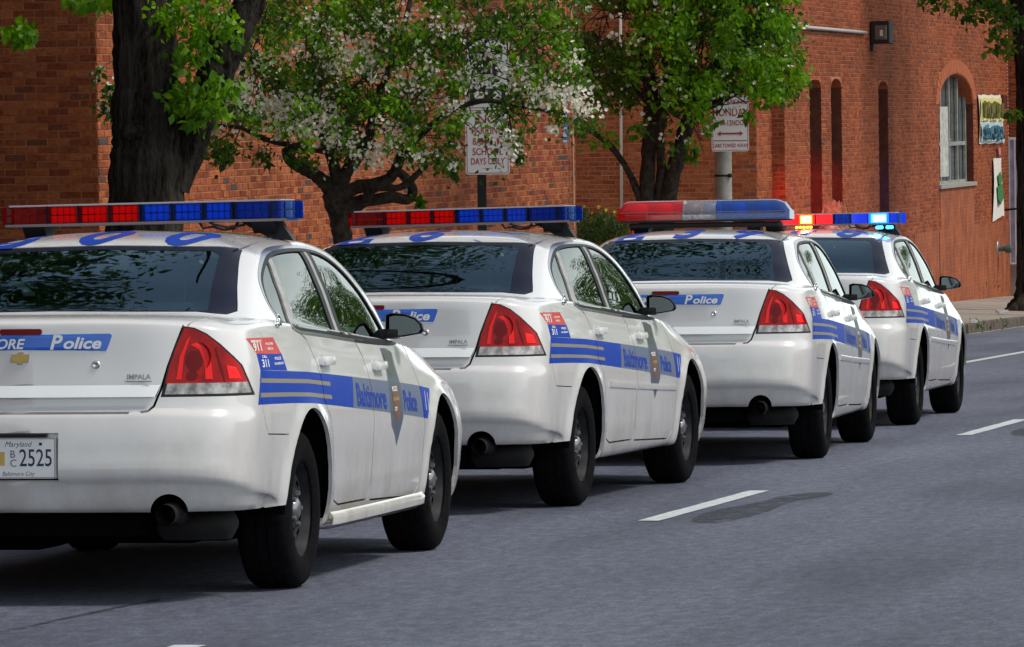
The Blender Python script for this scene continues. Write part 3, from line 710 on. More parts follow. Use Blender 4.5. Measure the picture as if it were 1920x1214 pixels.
        for (a, z, r) in ((-.725, 1.00, .062), (-.70, .925, .03)):
            h = onbody(None, Vector((1, KS, 0)).normalized(), [Vector((-3, a - KS * 1.85, z))], 0)[0]
            if h is None: continue
            k.lathe([(r, -.012), (r * .75, .006), (0, .008)], (h.x + .020, (h.y + .004) * -sg, z), 24, 'X')
        k.obj('bulb_housing', mat_bulb, lp, True)
        # wheels
        for x in (0, 2.807): make_wheel(car, (x, sg * .785, .334), sg)
        # wheel well liners
        for cx in (-.02, 2.80):
            k = MB()
            arc = [(cx + .415 * math.cos(a), .33 + .43 * math.sin(a)) for a in [math.pi * i / 20 for i in range(21)]]
            b = len(k.v); k.v += [(x, sg * .915 * (1 if cx < 1 else .98), z) for x, z in arc] + [(x, sg * .55, z) for x, z in arc]
            for i in range(20): k.f.append((b + i, b + i + 1, b + 22 + i, b + 21 + i)); k.m.append(0)
            b2 = len(k.v); k.v += [(x, sg * .55, z) for x, z in arc] + [(cx, sg * .55, .2)]; k.f.append(tuple(range(b2, b2 + 22))); k.m.append(0)
            k.obj('wheel_well', DARK, car)
        # mirror
        k = MB(); cx, cy, cz = 1.93, sg * .925, 1.068
        prof = [(-.085, -.052), (-.085, .052), (-.06, .060), (0, .056), (.05, .038), (.078, .010), (.085, -.016), (.070, -.032), (.0, -.046)]
        for (dx, sc_) in ((0, 1.0), (.012, 1.06), (.06, .92), (.10, .62), (.115, .25)):
            k.v += [(cx + dx, cy + sg * (u * sc_), cz + w * sc_) for u, w in prof]
        for i in range(4):
            for j in range(9): a = i * 9 + j; b = i * 9 + (j + 1) % 9; k.f.append((a, b, b + 9, a + 9)); k.m.append(0 if not (prof[j][1] < -.02 and prof[(j + 1) % 9][1] < -.03) else 1)
        k.f.append(tuple(range(36, 45))); k.m.append(0)
        k.mi = 0; k.bevbox((cx + .04, sg * .845, 1.035), (.07, .10, .045), .01)
        mi = k.obj('mirror', [BLACK, WHITE], doors[-1], False); fix_normals(mi); autosmooth(mi, 40)
        k = MB(); k.v = [(cx + .010, cy + sg * (u * .86 + .002), cz + w * .84) for u, w in prof]; k.f = [tuple(range(9))]; k.m = [0]; k.obj('mirror_glass', mat_mirror, doors[-1])
        # sail panel at the foot of the windscreen pillar
        # headlight
        k = MB(); k.bevbox((3.52, sg * .68, .64), (.30, .28, .13), .05); k.obj('headlight', TAILCLR, car, True)
        if with_molding:
            line = [(.50, .652), (1.205, .622)], [(1.24, .621), (2.29, .583)]
            for seg, d in zip(line, (rd, fd)):
                k = MB(); n = 8; rows = []
                for i in range(n + 1):
                    t = i / n; x = seg[0][0] + (seg[1][0] - seg[0][0]) * t; z = seg[0][1] + (seg[1][1] - seg[0][1]) * t
                    for dz, out in ((-.019, -.004), (-.017, .006), (0, .009), (.016, .006), (.018, -.004)):
                        h = onbody(None, Vector((0, -sg, 0)), [Vector((x, 3 * sg, z + dz))], 0)[0]; k.v.append((h.x, h.y + sg * out, h.z))
                for i in range(n):
                    for j in range(4): a = i * 5 + j; k.f.append((a, a + 1, a + 6, a + 5)); k.m.append(0)
                k.f += [(0, 1, 2, 3, 4), tuple(n * 5 + q for q in range(5))]; k.m += [0, 0]
                q = k.obj('door_molding', WHITE, d); fix_normals(q); autosmooth(q, 50)
        # sill
        k = MB()
        sk = [(.225, .86), (.22, .90), (.24, .935), (.275, .94), (.295, .925)]; n = 2
        for x, e in ((.42, 0), (.52, .012), (1.3, .016), (2.2, .012), (2.34, 0)):
            for z, y in sk: k.v.append((x, sg * (y - .012 + e), z + .004))
        for i in range(4):
            for j in range(4): a = i * 5 + j; k.f.append((a, a + 1, a + 6, a + 5)); k.m.append(0)
        if not with_molding:
            q = k.obj('side_skirt', WHITE, car); fix_normals(q); autosmooth(q, 50)
        # roof ditch
    k = MB(); 
    for sg in (-1, 1):
        rows = []
        for i, (x, y) in enumerate(ROOFLINE):
            for dy in (-.014, .014):
                h = BVH.ray_cast(Vector((x, sg * abs(y) + dy, 3)), Vector((0, 0, -1)), 5)[0]; k.v.append((h.x, h.y, h.z - .007))
        b = len(k.v) - 2 * len(ROOFLINE)
        for i in range(len(ROOFLINE) - 1): a = b + 2 * i; k.f.append((a, a + 1, a + 3, a + 2)); k.m.append(0)
    k.obj('roof_ditch_seal', NAVY, car)
    rg = part('rear_window', ['rglass'], GLASSR, car, off=-.004, flap=0, useml=False)
    part('window_border', ['rfrit'], NAVY, rg, off=-.003, flap=.01, useml=False)
    part('windshield', ['wsh'], GLASSW, car, off=-.004, flap=0, useml=False)
    # trunk details
    lens = decal_shape('high_brake_light', [(.080, 1.094), (.088, 1.100), (.088, 1.112), (.082, 1.118), (-.082, 1.118), (-.088, 1.112), (-.088, 1.100), (-.080, 1.094)], TAILDK, lid, 'rear', lift=.008, grid=.03)
    ban = [(.352, 1.028), (.358, 1.034), (.372, 1.092), (.368, 1.098), (-.368, 1.098), (-.376, 1.090), (-.356, 1.034), (-.350, 1.028)]
    decal_shape('banner_edge', outset(ban, .003), LETW, lid, 'rear', lift=.0010, grid=.012); decal_shape('banner', ban, BANNER, lid, 'rear', lift=.0030, grid=.012)
    decal_text('banner_lettering', 'P', LETW, lid, 'rear', -.118, 1.061, .082, .25, 1.05, .0022, lift=.0045)
    decal_text('banner_lettering', 'olice', LETW, lid, 'rear', -.172, 1.058, .064, .25, 1.28, .0018, lift=.0045)
    decal_text('banner_lettering', 'B', LETW, lid, 'rear', .33, 1.060, .080, .25, 1.05, .002, lift=.0045)
    decal_text('banner_lettering', 'ALTIMORE', LETW, lid, 'rear', .277, 1.056, .056, .25, 1.08, .0014, lift=.0045)
    # bow tie emblem
    k = MB(); bt = [(-.036, .0175), (-.012, .0175), (-.010, .0265), (.014, .0265), (.012, .0175), (.036, .0175), (.030, -.0175), (.008, -.0175), (.006, -.0265), (-.016, -.0265), (-.014, -.0175), (-.042, -.0175)]
    x0 = BVH.ray_cast(Vector((-3, 0, 1.0)), Vector((1, 0, 0)), 5)[0].x
    k.prism([(u * .92, v * .78) for u, v in bt], lambda u, v: (x0 - .007, -u, 1.0 + v), lambda u, v: (x0 + .003, -u, 1.0 + v)); k.obj('gold_emblem', GOLD, lid)
    k = MB(); k.prism([(u * 1.03, v * .92) for u, v in bt], lambda u, v: (x0 - .004, -u, 1.0 + v), lambda u, v: (x0 + .003, -u, 1.0 + v)); k.obj('emblem_rim', CHROME, lid)
    x1 = BVH.ray_cast(Vector((-3, -.31, .972)), Vector((1, 0, 0)), 5)[0].x
    k = MB(); k.lathe([(0, x1 - .004), (.009, x1 - .004), (.009, x1 - .006), (.0155, x1 - .006), (.018, x1 + .002)], (0, -.31, .972), 20, 'X'); k.obj('trunk_lock', CHROME, lid, True)
    decal_text('model_badge', 'IMPALA', mat_badge, lid, 'rear', -.437, .921, .028, 0, 1.02, .0006, lift=.004)
    k = MB(); xb = BVH.ray_cast(Vector((-3, -.48, .908)), Vector((1, 0, 0)), 5)[0].x; k.box((xb - .002, -.485, .905), (.006, .108, .004)); k.obj('badge_bar', CHROME2, lid)
    # side prints
    for side, sg in (('right', -1), ('left', 1)):
        fd = [c for c in car.children if c.name.startswith('front_door')][0 if side == 'right' else 1]
        a0 = 1.03 if side == 'right' else 2.28
        sl = -.056 if side == 'right' else -.056
        def sx(x): return x
        if side == 'right':
            decal_text('lettering', 'Baltimore', BLUE, fd, side, .90, .785, .140, .12, 1.10, .003, slope=-.056, ys=1.0)
            decal_text('lettering', 'Police', BLUE, fd, side, 1.88, .730, .125, .12, .95, .003, slope=-.056)
            decal_text('lettering', 'I', LETW, body, side, 2.37, .712, .13, .25, .7, .0); decal_text('lettering', 'I', LETW, body, side, 2.43, .708, .12, .25, .7, .0)
            decal_text('lettering', '911', LETW, body, side, -.80, 1.030, .046, .0, 2.0, .001, slope=-.01); decal_text('lettering', 'EMERGENCY', LETW, body, side, -.82, 1.055, .015, .0, 1.9, .0005, slope=-.01)
            decal_text('lettering', 'POLICE FIRE', LETW, body, side, -.60, 1.040, .014, .0, 1.6, .0003); decal_text('lettering', 'MEDICAL', LETW, body, side, -.58, 1.020, .014, .0, 1.6, .0003)
            decal_text('lettering', 'CALL', LETW, body, side, -.70, .990, .015, .0, 2.2, .0005); decal_text('lettering', '311', LETW, body, side, -.72, .962, .044, .0, 1.9, .001, slope=-.01)
            decal_text('lettering', 'POLICE', LETW, body, side, -.50, .978, .016, .0, 2, .0004); decal_text('lettering', 'NON-EMERGENCY', LETW, body, side, -.52, .957, .013, .0, 1.4, .0003)
            decal_shape('badge_centre', [(1.68, .81), (1.78, .80), (1.80, .73), (1.78, .67), (1.72, .645), (1.66, .68), (1.655, .75)], ORANGE, fd, side, lift=.0012)
            decal_shape('badge_crest', [(1.66, .95), (1.78, .945), (1.82, .90), (1.82, .85), (1.70, .845), (1.66, .90)], GREEN_V, fd, side, lift=.0012)
            for q, (tx, s_) in enumerate((('POLICE', .03), ('BALTIMORE', .02), ('CITY', .022))): decal_text('badge_lettering', tx, [LETW, GOLD, LETW][q], fd, side, 1.665 + q * .004, .79 - q * .045, s_, 0, 1.1, .001, lift=.002)
        else:
            decal_text('lettering', 'Baltimore Police', BLUE, fd, side, 2.28, .72, .125, .12, 1.0, .003, slope=-.056)
    # round emblem below the rear quarter window
    for sg in (-1, 1):
        h = BVH.ray_cast(Vector((-.32, 3 * sg, 1.118)), Vector((0, -sg, 0)), 5)[0]; k = MB()
        k.lathe([(.030, sg * .000), (.034, sg * .006), (.040, sg * .006), (.043, 0)], (0, 0, 0), 24, 'Y'); k.box((0, sg * .004, 0), (.06, .005, .010)); k.box((.012, sg * .004, .008), (.012, .005, .03)); k.box((-.014, sg * .004, -.008), (.012, .005, .03))
        k.v = [(x * 1.35, y, z) for x, y, z in k.v]
        k.obj('side_emblem', CHROME, body, True, h)
    # plate
    V, F, M = take(['plate'], off=-.022, flap=0, useml=False); pb = meshobj('plate_recess', V, F, WHITE, rb, True)
    k = MB(); k.bevbox((-1.222, 0, .600), (.006, .318, .166), .003); k.box((-1.2255, 0, .518), (.002, .300, .004)); k.box((-1.2255, 0, .680), (.002, .300, .004)); k.box((-1.2255, -.153, .599), (.002, .004, .158)); k.box((-1.2255, .153, .599), (.002, .004, .158)); k.obj('plate_frame', CHROME2, rb)
    pl = MB(); pl.box((-1.2265, 0, .599), (.003, .300, .152)); plate = pl.obj('licence_plate', PLATEW, car)
    def ptext(s, a, b, size, m, sh=0, xs=1, ex=0, al='LEFT'):
        vs, fs = text2d(s, size, sh, al, ex, xs); meshobj('plate_lettering', [(-1.2285, a - u, b + v) for u, v in vs], fs, m, plate)
    ptext('2525', -.004, .597, .098, INKN, 0, .72, .0006); ptext('B', .034, .614, .042, INKN); ptext('C', .034, .578, .042, INKN)
    ptext('Maryland', 0, .655, .030, INKN, .3, 1.0, 0, 'CENTER'); ptext('Baltimore City', 0, .536, .024, INKN, .3, .95, 0, 'CENTER')
    k = MB(); k.box((-1.2285, -.095, .656), (.001, .012, .012)); k.box((-1.2285, .095, .656), (.001, .012, .012)); k.obj('plate_sticker', BLACKINK, plate)
    k = MB(); k.prism([(.055, -.028), (.105, -.028), (.105, .028), (.055, .028)], lambda u, v: (-1.2282, u, .597 + v), lambda u, v: (-1.228, u, .597 + v)); k.obj('plate_shield', GOLD, plate)
    k = MB(); k.bevbox((-1.222, .0, .690), (.03, .24, .016), .004); k.obj('plate_lamp', BLACK, rb)
    # exhaust, muffler, underbody
    k = MB(); k.tube([(-1.06, -.60, .375), (-1.19, -.60, .368)], .042, 20, False); k.tube([(-1.19, -.60, .368), (-1.06, -.60, .375)], .037, 20, False); k.tube([(-1.06, -.60, .375), (-.75, -.58, .33)], .04, 12); k.obj('exhaust_pipe', mat_pipe, car, True)
    k = MB(); k.tube([(-.80, -.80, .315), (-.80, -.77, .315), (-.80, -.50, .31), (-.80, -.46, .31)], [.02, .066, .066, .02], 18); k.v = [((x + .80) * 1.7 - .80, y, z) for x, y, z in k.v]; k.obj('muffler', mat_pipe2, car, True)
    k = MB(); k.bevbox((1.35, 0, .33), (4.3, 1.30, .20), .05); k.bevbox((-.78, .10, .34), (.5, 1.15, .16), .06); k.bevbox((-.1, 0, .26), (.30, 1.30, .10), .04); k.bevbox((1.35, 0, .44), (1.7, 1.72, .12), .02); k.bevbox((3.3, 0, .42), (.7, 1.2, .3), .05); k.bevbox((-.55, .32, .265), (.42, .62, .13), .05); k.obj('underbody', DARK, car)
    # cabin
    k = MB()
    k.bevbox((1.35, 0, .45), (3.2, 1.5, .06), .02)
    k.bevbox((-.42, 0, 1.08), (.62, 1.42, .05), .02)       # parcel shelf
    k.bevbox((.05, 0, .78), (.22, 1.40, .66), .05, None); k.bevbox((.4, 0, .62), (.6, 1.38, .2), .06)
    k.obj('rear_seat', SEAT, car)
    for y in (-.37, .37):
        k = MB(); k.bevbox((-.06, y, 1.145), (.10, .26, .13), .045); k.obj('rear_headrest', SEAT, car, True)
        k = MB(); k.bevbox((1.25, y, .62), (.52, .50, .16), .06); k.bevbox((0, 0, 0), (.13, .50, .62), .05, Matrix.Translation((.98, y, .93)) @ Matrix.Rotation(R(-16), 4, 'Y'))
        fs_ = k.obj('front_seat', SEAT, car, True); k = MB(); k.bevbox((.865, y, 1.29), (.09, .27, .17), .04); k.tube([(.88, y - .06, 1.18), (.87, y - .06, 1.26)], .008, 6); k.tube([(.88, y + .06, 1.18), (.87, y + .06, 1.26)], .008, 6); k.obj('headrest', SEAT, fs_, True)
    k = MB()
    for y in (-.66, -.18, .05, .62): k.box((0, 0, 0), (.02, .035, .50), Matrix.Translation((.72, y, 1.18)) @ Matrix.Rotation(R(8 if y > -.3 else -14), 4, 'X'))
    k.box((.72, 0, 1.40), (.03, 1.26, .03)); k.box((.72, 0, .96), (.03, 1.36, .06)); k.obj('partition_frame', mat_part, car)
    k = MB(); k.bevbox((1.75, -.10, 1.06), (.02, .34, .20), .02, None); k.obj('dash_papers', mat_paper, car)
    k = MB(); k.bevbox((2.02, 0, .90), (.42, 1.44, .20), .06); k.obj('dashboard', DASH, car, True)
    k = MB(); k.lathe([(.165, -.012), (.180, 0), (.165, .012)], (0, 0, 0), 28, 'X'); k.v = [(x - (z * .4), y, z) for x, y, z in k.v]; k.obj('steering_wheel', DASH, car, True, (1.68, .37, .98))
    k = MB(); k.bevbox((1.50, 0, 1.33), (.03, .25, .07), .012); k.obj('inside_mirror', DASH, car, True)
    return car
CLEANW = mat('clean_white_paint', (0.78, 0.78, 0.77), 0.3, coat=0.8)
mat_part = mat('pale_partition_frame', (.55, .62, .60), .5)
mat_paper = mat('papers', (.75, .85, .80), .7)
mat_hub = mat('dull_hub_chrome', (0.30, 0.30, 0.32), 0.3, .8)
mat_cup = mat('shaded_handle_cup', (0.55, 0.55, 0.55), 0.4)
mat_brightred = mat('bright_red_facet', (0.95, 0.010, 0.012), 0.45, spec=.3)
mat_bulb = mat('red_bulb_housing', (0.42, 0.01, 0.015), 0.25, coat=0.5)
mat_badge = mat('dull_silver_badge', (0.22, 0.22, 0.24), 0.35, .5)
mat_mirror = mat('mirror_glass', (0.16, 0.18, 0.19), 0.05, 1.0)
mat_pipe = mat('sooty_steel', (0.012, 0.010, 0.010), 0.6, 0.3)
mat_pipe2 = noisy(mat('dusty_muffler', (0.05, 0.045, 0.04), 0.85), (0.003, 0.003, 0.003), (0.010, 0.008, 0.008), 14)

def light_bar_modular(lit=False):
    """long flat bar: end caps, coloured modules each in its own lens bay"""
    bar = empty('light_bar')
    y0, y1, zb, zt, d = -.700, .670, 1.553, 1.632, .13
    x = .90
    def slope(y): return 0.0
    k = MB()
    k.bevbox((x, (y0 + y1) / 2, zb - .004), (2 * d + .01, y1 - y0 - .10, .012), .004); base = k.obj('base_rail', mat_rail, bar); k = MB(); k.bevbox((x, (y0 + y1) / 2, zt + .003), (2 * d + .004, y1 - y0 - .14, .008), .003); k.obj('top_rail', mat_toprail, bar)
    secs = [(.670, .430, 0), (.430, .145, 1), (.145, .004, 1)]
    secs = [(.668, .428, 'redoff'), (.424, .288, 'red'), (.284, .148, 'red'), (.144, .008, 'red'), (.000, -.136, 'blue'), (-.140, -.276, 'blue'), (-.280, -.410, 'blue'), (-.418, -.582, 'blueoff'), (-.586, -.698, 'blueend')]
    for i, (a, b, c) in enumerate(secs):
        red = c.startswith('red'); lens = REDLENS if red else BLUELENS
        k = MB(); end = i in (0, 8); w = a - b
        if i == 0: k.prism([(a - .02, x - d * .55), (a, x), (a - .02, x + d * .55), (a - .09, x + d), (b, x + d), (b, x - d), (a - .09, x - d)], lambda u, v: (v, u, zb), lambda u, v: (v, u, zt))
        elif i == 8: k.prism([(b + .02, x - d * .55), (b, x), (b + .02, x + d * .55), (b + .07, x + d), (a, x + d), (a, x - d), (b + .07, x - d)], lambda u, v: (v, u, zb), lambda u, v: (v, u, zt))
        else: k.bevbox((x, (a + b) / 2, (zb + zt) / 2), (2 * d, w, zt - zb), .004)
        l = k.obj('lens', lens, bar); fix_normals(l)
        for sx in (-1, 1):
            on = c in ('red', 'blue'); m = {'red': REDMOD, 'blue': BLUEMOD, 'redoff': REDOFF, 'blueoff': BLUEOFF, 'blueend': BLUEOFF}[c]
            k = MB(); cy = (a + b) / 2; ww = (w - .022) if not end else w * .6; xx = x + sx * (d - .022)
            nb = 4 if ww > .08 else 2
            for q in range(nb):
                for r_ in range(2): k.bevbox((xx, cy - ww / 2 + ww * (q + .5) / nb, zb + .021 + r_ * .037), (.02, ww / nb - .003, .033), .006)
            if lit and i in (2, 4): l.data.materials[0] = SPILLRED
            if lit and i in (6, 8): l.data.materials[0] = SPILLBLUE
            if lit and i in (3, 7):
                l.data.materials[0] = LITREDH if i == 3 else LITBLUEH
                k = MB(); k.bevbox((x + sx * (d + .001), cy, (zb + zt) / 2), (.010, ww * .84, (zt - zb) * .82), .004); k.obj('lit_lens', LITREDM if i == 3 else LITBLUEM, bar)
                k = MB(); k.bevbox((x + sx * (d + .006), cy - (.004 if i == 7 else 0), (zb + zt) / 2), (.010, ww * .62, (zt - zb) * .50), .005)
                m = LITRED if i == 3 else LITBLUE
            k.obj('light_module', m, bar)
        k = MB(); k.box((x, b - .002, (zb + zt) / 2), (2 * d + .003, .006, zt - zb + .004)); 
        if i < 8: k.obj('divider', NAVY, bar)
    for (yy) in (-.535, .50):
        k = MB(); k.prism([(x - .10, zb - .008), (x + .10, zb - .008), (x + .06, 1.500), (x - .05, 1.492)], lambda u, v: (u, yy - .05, v), lambda u, v: (u, yy + .05, v)); fix_normals(k.obj('mounting_foot', BLACK, bar))
    k = MB(); k.prism([(-.60, zb - .008), (-.42, zb - .008), (-.55, 1.47), (-.66, 1.455)], lambda u, v: (x - .03, u, v), lambda u, v: (x + .03, u, v)); fix_normals(k.obj('mounting_foot', BLACK, bar))
    k = MB()
    k.tube([(x - .12, -.26, 1.545), (x - .14, -.28, 1.520), (x - .12, -.32, 1.525), (x - .13, -.37, 1.510), (x - .10, -.41, 1.514), (x - .10, -.43, 1.545)], .006, 6)
    k.tube([(x - .12, -.30, 1.548), (x - .15, -.33, 1.535), (x - .13, -.39, 1.520), (x - .1, -.46, 1.530)], .006, 6); k.obj('cable', BLACK, bar, True)
    if lit:
        k = MB()
        for q in range(5): k.bevbox((x - .135, .150 - q * .028, 1.532), (.02, .022, .018), .006)
        k.obj('amber_flasher', AMBER, bar)
        k = MB(); k.bevbox((x - .135, -.505, 1.520), (.02, .06, .026), .01); k.bevbox((x - .135, -.585, 1.520), (.02, .06, .026), .01); k.obj('takedown_light', CYANL, bar)
    return bar
def light_bar_dome():
    bar = empty('light_bar'); x = .90; y0, y1 = -.565, .598
    def sect(y, h, w): return [(x - w, y, 1.578), (x - w, y, 1.605), (x - w * .98, y, 1.632)] + [(x - w * .96 * math.cos(a) , y, 1.632 + h * math.sin(a)) for a in [math.pi * q / 8 for q in range(1, 8)]] + [(x + w * .98, y, 1.632), (x + w, y, 1.605), (x + w, y, 1.578)]
    def shell(ys, lens, name):
        k = MB()
        for y, h, w in ys: k.v += sect(y, h, w)
        n = len(sect(0, .08, .15))
        for i in range(len(ys) - 1):
            for j in range(n - 1): a = i * n + j; k.f.append((a, a + 1, a + n + 1, a + n)); k.m.append(0)
        k.f.append(tuple(range(n))); k.f.append(tuple((len(ys) - 1) * n + q for q in range(n))); k.m += [0, 0]
        o = k.obj(name, lens, bar); fix_normals(o); autosmooth(o, 30); return o
    H = .082
    shell([(y1 + .006, .012, .135), (y1 - .012, .04, .142), (y1 - .032, .072, .146), (y1 - .06, H, .148), (.160, H, .148)], REDDOME, 'lens')
    shell([(.156, H, .148), (-.070, H, .148)], CLRLENS, 'clear_lens')
    shell([(-.074, H, .148), (y0 + .10, H, .148), (y0 + .07, H * .9, .147), (y0 + .035, .060, .145), (y0 + .01, .025, .140), (y0 - .004, .006, .13)], BLUEDOME, 'lens')
    k = MB(); k.bevbox((x, .015, 1.5725), (.31, 1.13, .012), .004); k.bevbox((x, .015, 1.545), (.24, 1.02, .035), .012); k.obj('base_rail', BLACK, bar)
    k = MB()
    for y in (.158, -.072, .40, -.33): k.box((x, y, 1.606), (.302, .005, .05))
    k.box((x - .149, .015, 1.632), (.006, 1.13, .004)); k.box((x + .149, .015, 1.632), (.006, 1.13, .004)); k.obj('lens_frame', mat_rail, bar)
    for y, m in ((.47, REDMOD), (.30, REDMOD), (-.20, BLUEMOD), (-.36, BLUEOFF), (.11, REDOFF), (-.02, BLUEOFF)):
        k = MB(); k.lathe([(.035, 1.59), (.055, 1.62), (.06, 1.66), (.05, 1.69), (0, 1.695)], (x, y, 0), 16, 'Z'); k.obj('rotator', m, bar, True)
    k = MB(); k.bevbox((x, .02, 1.598), (.24, 1.05, .028), .008); k.obj('lamp_tray', REFL, bar)
    for yy in (-.46, .46):
        k = MB(); k.prism([(x - .10, 1.53), (x + .10, 1.53), (x + .06, 1.500), (x - .05, 1.492)], lambda u, v: (u, yy - .06, v), lambda u, v: (u, yy + .06, v)); fix_normals(k.obj('mounting_foot', BLACK, bar))
    k = MB(); k.lathe([(.010, 1.485), (.010, 1.51), (.004, 1.515), (0, 1.516)], (.78, .50, 0), 10); k.obj('marker_lamp', mat('small_red_lamp', (.8, .02, .03), .3), bar, True)
    return bar
mat_toprail = mat('pale_top_rail', (0.36, 0.33, 0.37), 0.35)
mat_rail = mat('anodised_rail', (0.20, 0.17, 0.19), 0.35, 0.5)
# ================================================================ street frame
TH = R(12.4); BETA = R(1.25)
DV = Vector((math.sin(TH), math.cos(TH), 0)); NV = Vector((math.cos(TH), -math.sin(TH), 0)); ZV = Vector((0, 0, 1))
def S(u, t, z=0.0): return NV * u + DV * t + ZV * z                 # street coordinates: u across, t along
CB, SB = math.cos(BETA), math.sin(BETA)
def B(u, t, w=0.0): return NV * u + DV * (t * CB - w * SB) + ZV * (t * SB + w * CB)   # buildings stand plumb on a street that falls away
def px_ray(x, y): return _F + _R * ((x - 960) / FPX) - _U * ((y - 607) / FPX)
def W(x, y, D): r = px_ray(x, y); return Vector((0, 0, CAM_H)) + r * (D / r.y)
def t_at(px, u): k = (px - 960) / FPX; c = NV.x * u; return (k * NV.y * u - c) / (DV.x - DV.y * k)
def w_at(px, py, u):
    """height on a wall plane at u for a point seen at px, py"""
    t = t_at(px, u); D = (NV * u + DV * t).y; p = W(px, py, D); return (p.z - t * SB) / CB

# ---------------------------------------------------------------- ground, road, pavement
def asphalt():
    m = mat('asphalt', (0.07, 0.075, 0.1), 0.78); L = m.node_tree.links; tc = N(m, 'ShaderNodeTexCoord')
    mp = N(m, 'ShaderNodeMapping'); mp.inputs['Rotation'].default_value = (0, 0, TH); L.new(tc.outputs['Object'], mp.inputs[0])
    m1 = N(m, 'ShaderNodeMapping'); m1.inputs['Scale'].default_value = (.9, .16, 1); L.new(mp.outputs[0], m1.inputs[0])
    big = N(m, 'ShaderNodeTexNoise'); big.inputs['Scale'].default_value = 1.1; big.inputs['Detail'].default_value = 5; L.new(m1.outputs[0], big.inputs['Vector'])
    rb = ramp(m, [(.34, (.060, .069, .104)), (.5, (.096, .109, .156)), (.66, (.120, .136, .190))]); L.new(big.outputs['Fac'], rb.inputs[0])
    fine = N(m, 'ShaderNodeTexNoise'); fine.inputs['Scale'].default_value = 62; fine.inputs['Detail'].default_value = 6; fine.inputs['Roughness'].default_value = .8; L.new(tc.outputs['Object'], fine.inputs['Vector'])
    rf = ramp(m, [(.3, (.40, .40, .42)), (.52, (1, 1, 1)), (.70, (1.9, 1.86, 1.8))]); L.new(fine.outputs['Fac'], rf.inputs[0])
    mu = N(m, 'ShaderNodeMixRGB', blend_type='MULTIPLY'); mu.inputs[0].default_value = 1; L.new(rb.outputs[0], mu.inputs[1]); L.new(rf.outputs[0], mu.inputs[2])
    m3 = N(m, 'ShaderNodeMapping'); m3.inputs['Scale'].default_value = (1, .35, 1); L.new(mp.outputs[0], m3.inputs[0])
    md = N(m, 'ShaderNodeTexNoise'); md.inputs['Scale'].default_value = 16; md.inputs['Detail'].default_value = 9; md.inputs['Roughness'].default_value = .85; L.new(m3.outputs[0], md.inputs['Vector'])
    rm = ramp(m, [(.36, (.48, .49, .52)), (.5, (1, 1, 1)), (.64, (1.65, 1.6, 1.55))]); L.new(md.outputs['Fac'], rm.inputs[0]); mu0 = mu
    mu = N(m, 'ShaderNodeMixRGB', blend_type='MULTIPLY'); mu.inputs[0].default_value = 1; L.new(mu0.outputs[0], mu.inputs[1]); L.new(rm.outputs[0], mu.inputs[2])
    vo = N(m, 'ShaderNodeTexVoronoi'); vo.inputs['Scale'].default_value = 34; L.new(tc.outputs['Object'], vo.inputs['Vector'])
    rv = ramp(m, [(.0, (1, 1, 1)), (.16, (0, 0, 0))]); L.new(vo.outputs['Distance'], rv.inputs[0])
    sp = N(m, 'ShaderNodeMixRGB', blend_type='ADD'); sp.inputs[2].default_value = (.17, .16, .15, 1); L.new(rv.outputs[0], sp.inputs[0]); L.new(mu.outputs[0], sp.inputs[1])
    L.new(sp.outputs[0], bsdf(m).inputs['Base Color'])
    bp = N(m, 'ShaderNodeBump'); bp.inputs['Strength'].default_value = .8; bp.inputs['Distance'].default_value = .012; L.new(fine.outputs['Fac'], bp.inputs['Height']); L.new(bp.outputs[0], bsdf(m).inputs['Normal'])
    return m
ASPH = asphalt()
PATCH = noisy(mat('tar_patch', (.03, .032, .04), .7), (.018, .020, .028), (.045, .048, .062), 9, 8, bump=.4, bscale=60)
LINEP = noisy(mat('road_paint', (.55, .57, .58), .6), (.42, .46, .48), (.62, .66, .67), 14, 8, bump=.3, bscale=70)
CONC = noisy(mat('pavement_concrete', (.30, .26, .23), .85), (.20, .17, .145), (.34, .29, .255), 3.0, 10, bump=.4, bscale=60)
KERB = noisy(mat('kerb_stone', (.15, .12, .10), .9), (.045, .036, .028), (.13, .105, .085), 4, 8, bump=.5, bscale=50)
SOIL = noisy(mat('bare_ground', (.16, .13, .09), .95), (.10, .09, .06), (.2, .17, .12), .4, 8)
def sheet(name, pts, z, m, th=0):
    o = meshobj(name, [S(u, t, z) for u, t in pts], [tuple(range(len(pts)))], m); o['kind'] = 'structure'; return o
def worn(m, lo, hi, scale=7):
    L = m.node_tree.links; tc = N(m, 'ShaderNodeTexCoord'); n = N(m, 'ShaderNodeTexNoise'); n.inputs['Scale'].default_value = scale; n.inputs['Detail'].default_value = 9; n.inputs['Roughness'].default_value = .75
    L.new(tc.outputs['Object'], n.inputs['Vector']); r = ramp(m, [(lo, (0, 0, 0)), (hi, (1, 1, 1))]); L.new(n.outputs['Fac'], r.inputs[0]); L.new(r.outputs[0], bsdf(m).inputs['Alpha'])
worn(PATCH, .38, .60, 5); worn(LINEP, .34, .42, 22)
sheet('ground', [(-900, -300), (900, -300), (900, 1500), (-900, 1500)], -.02, SOIL)
sheet('road', [(-11.1, -60), (7.0, -60), (7.0, 420), (-11.1, 420)], 0, ASPH)
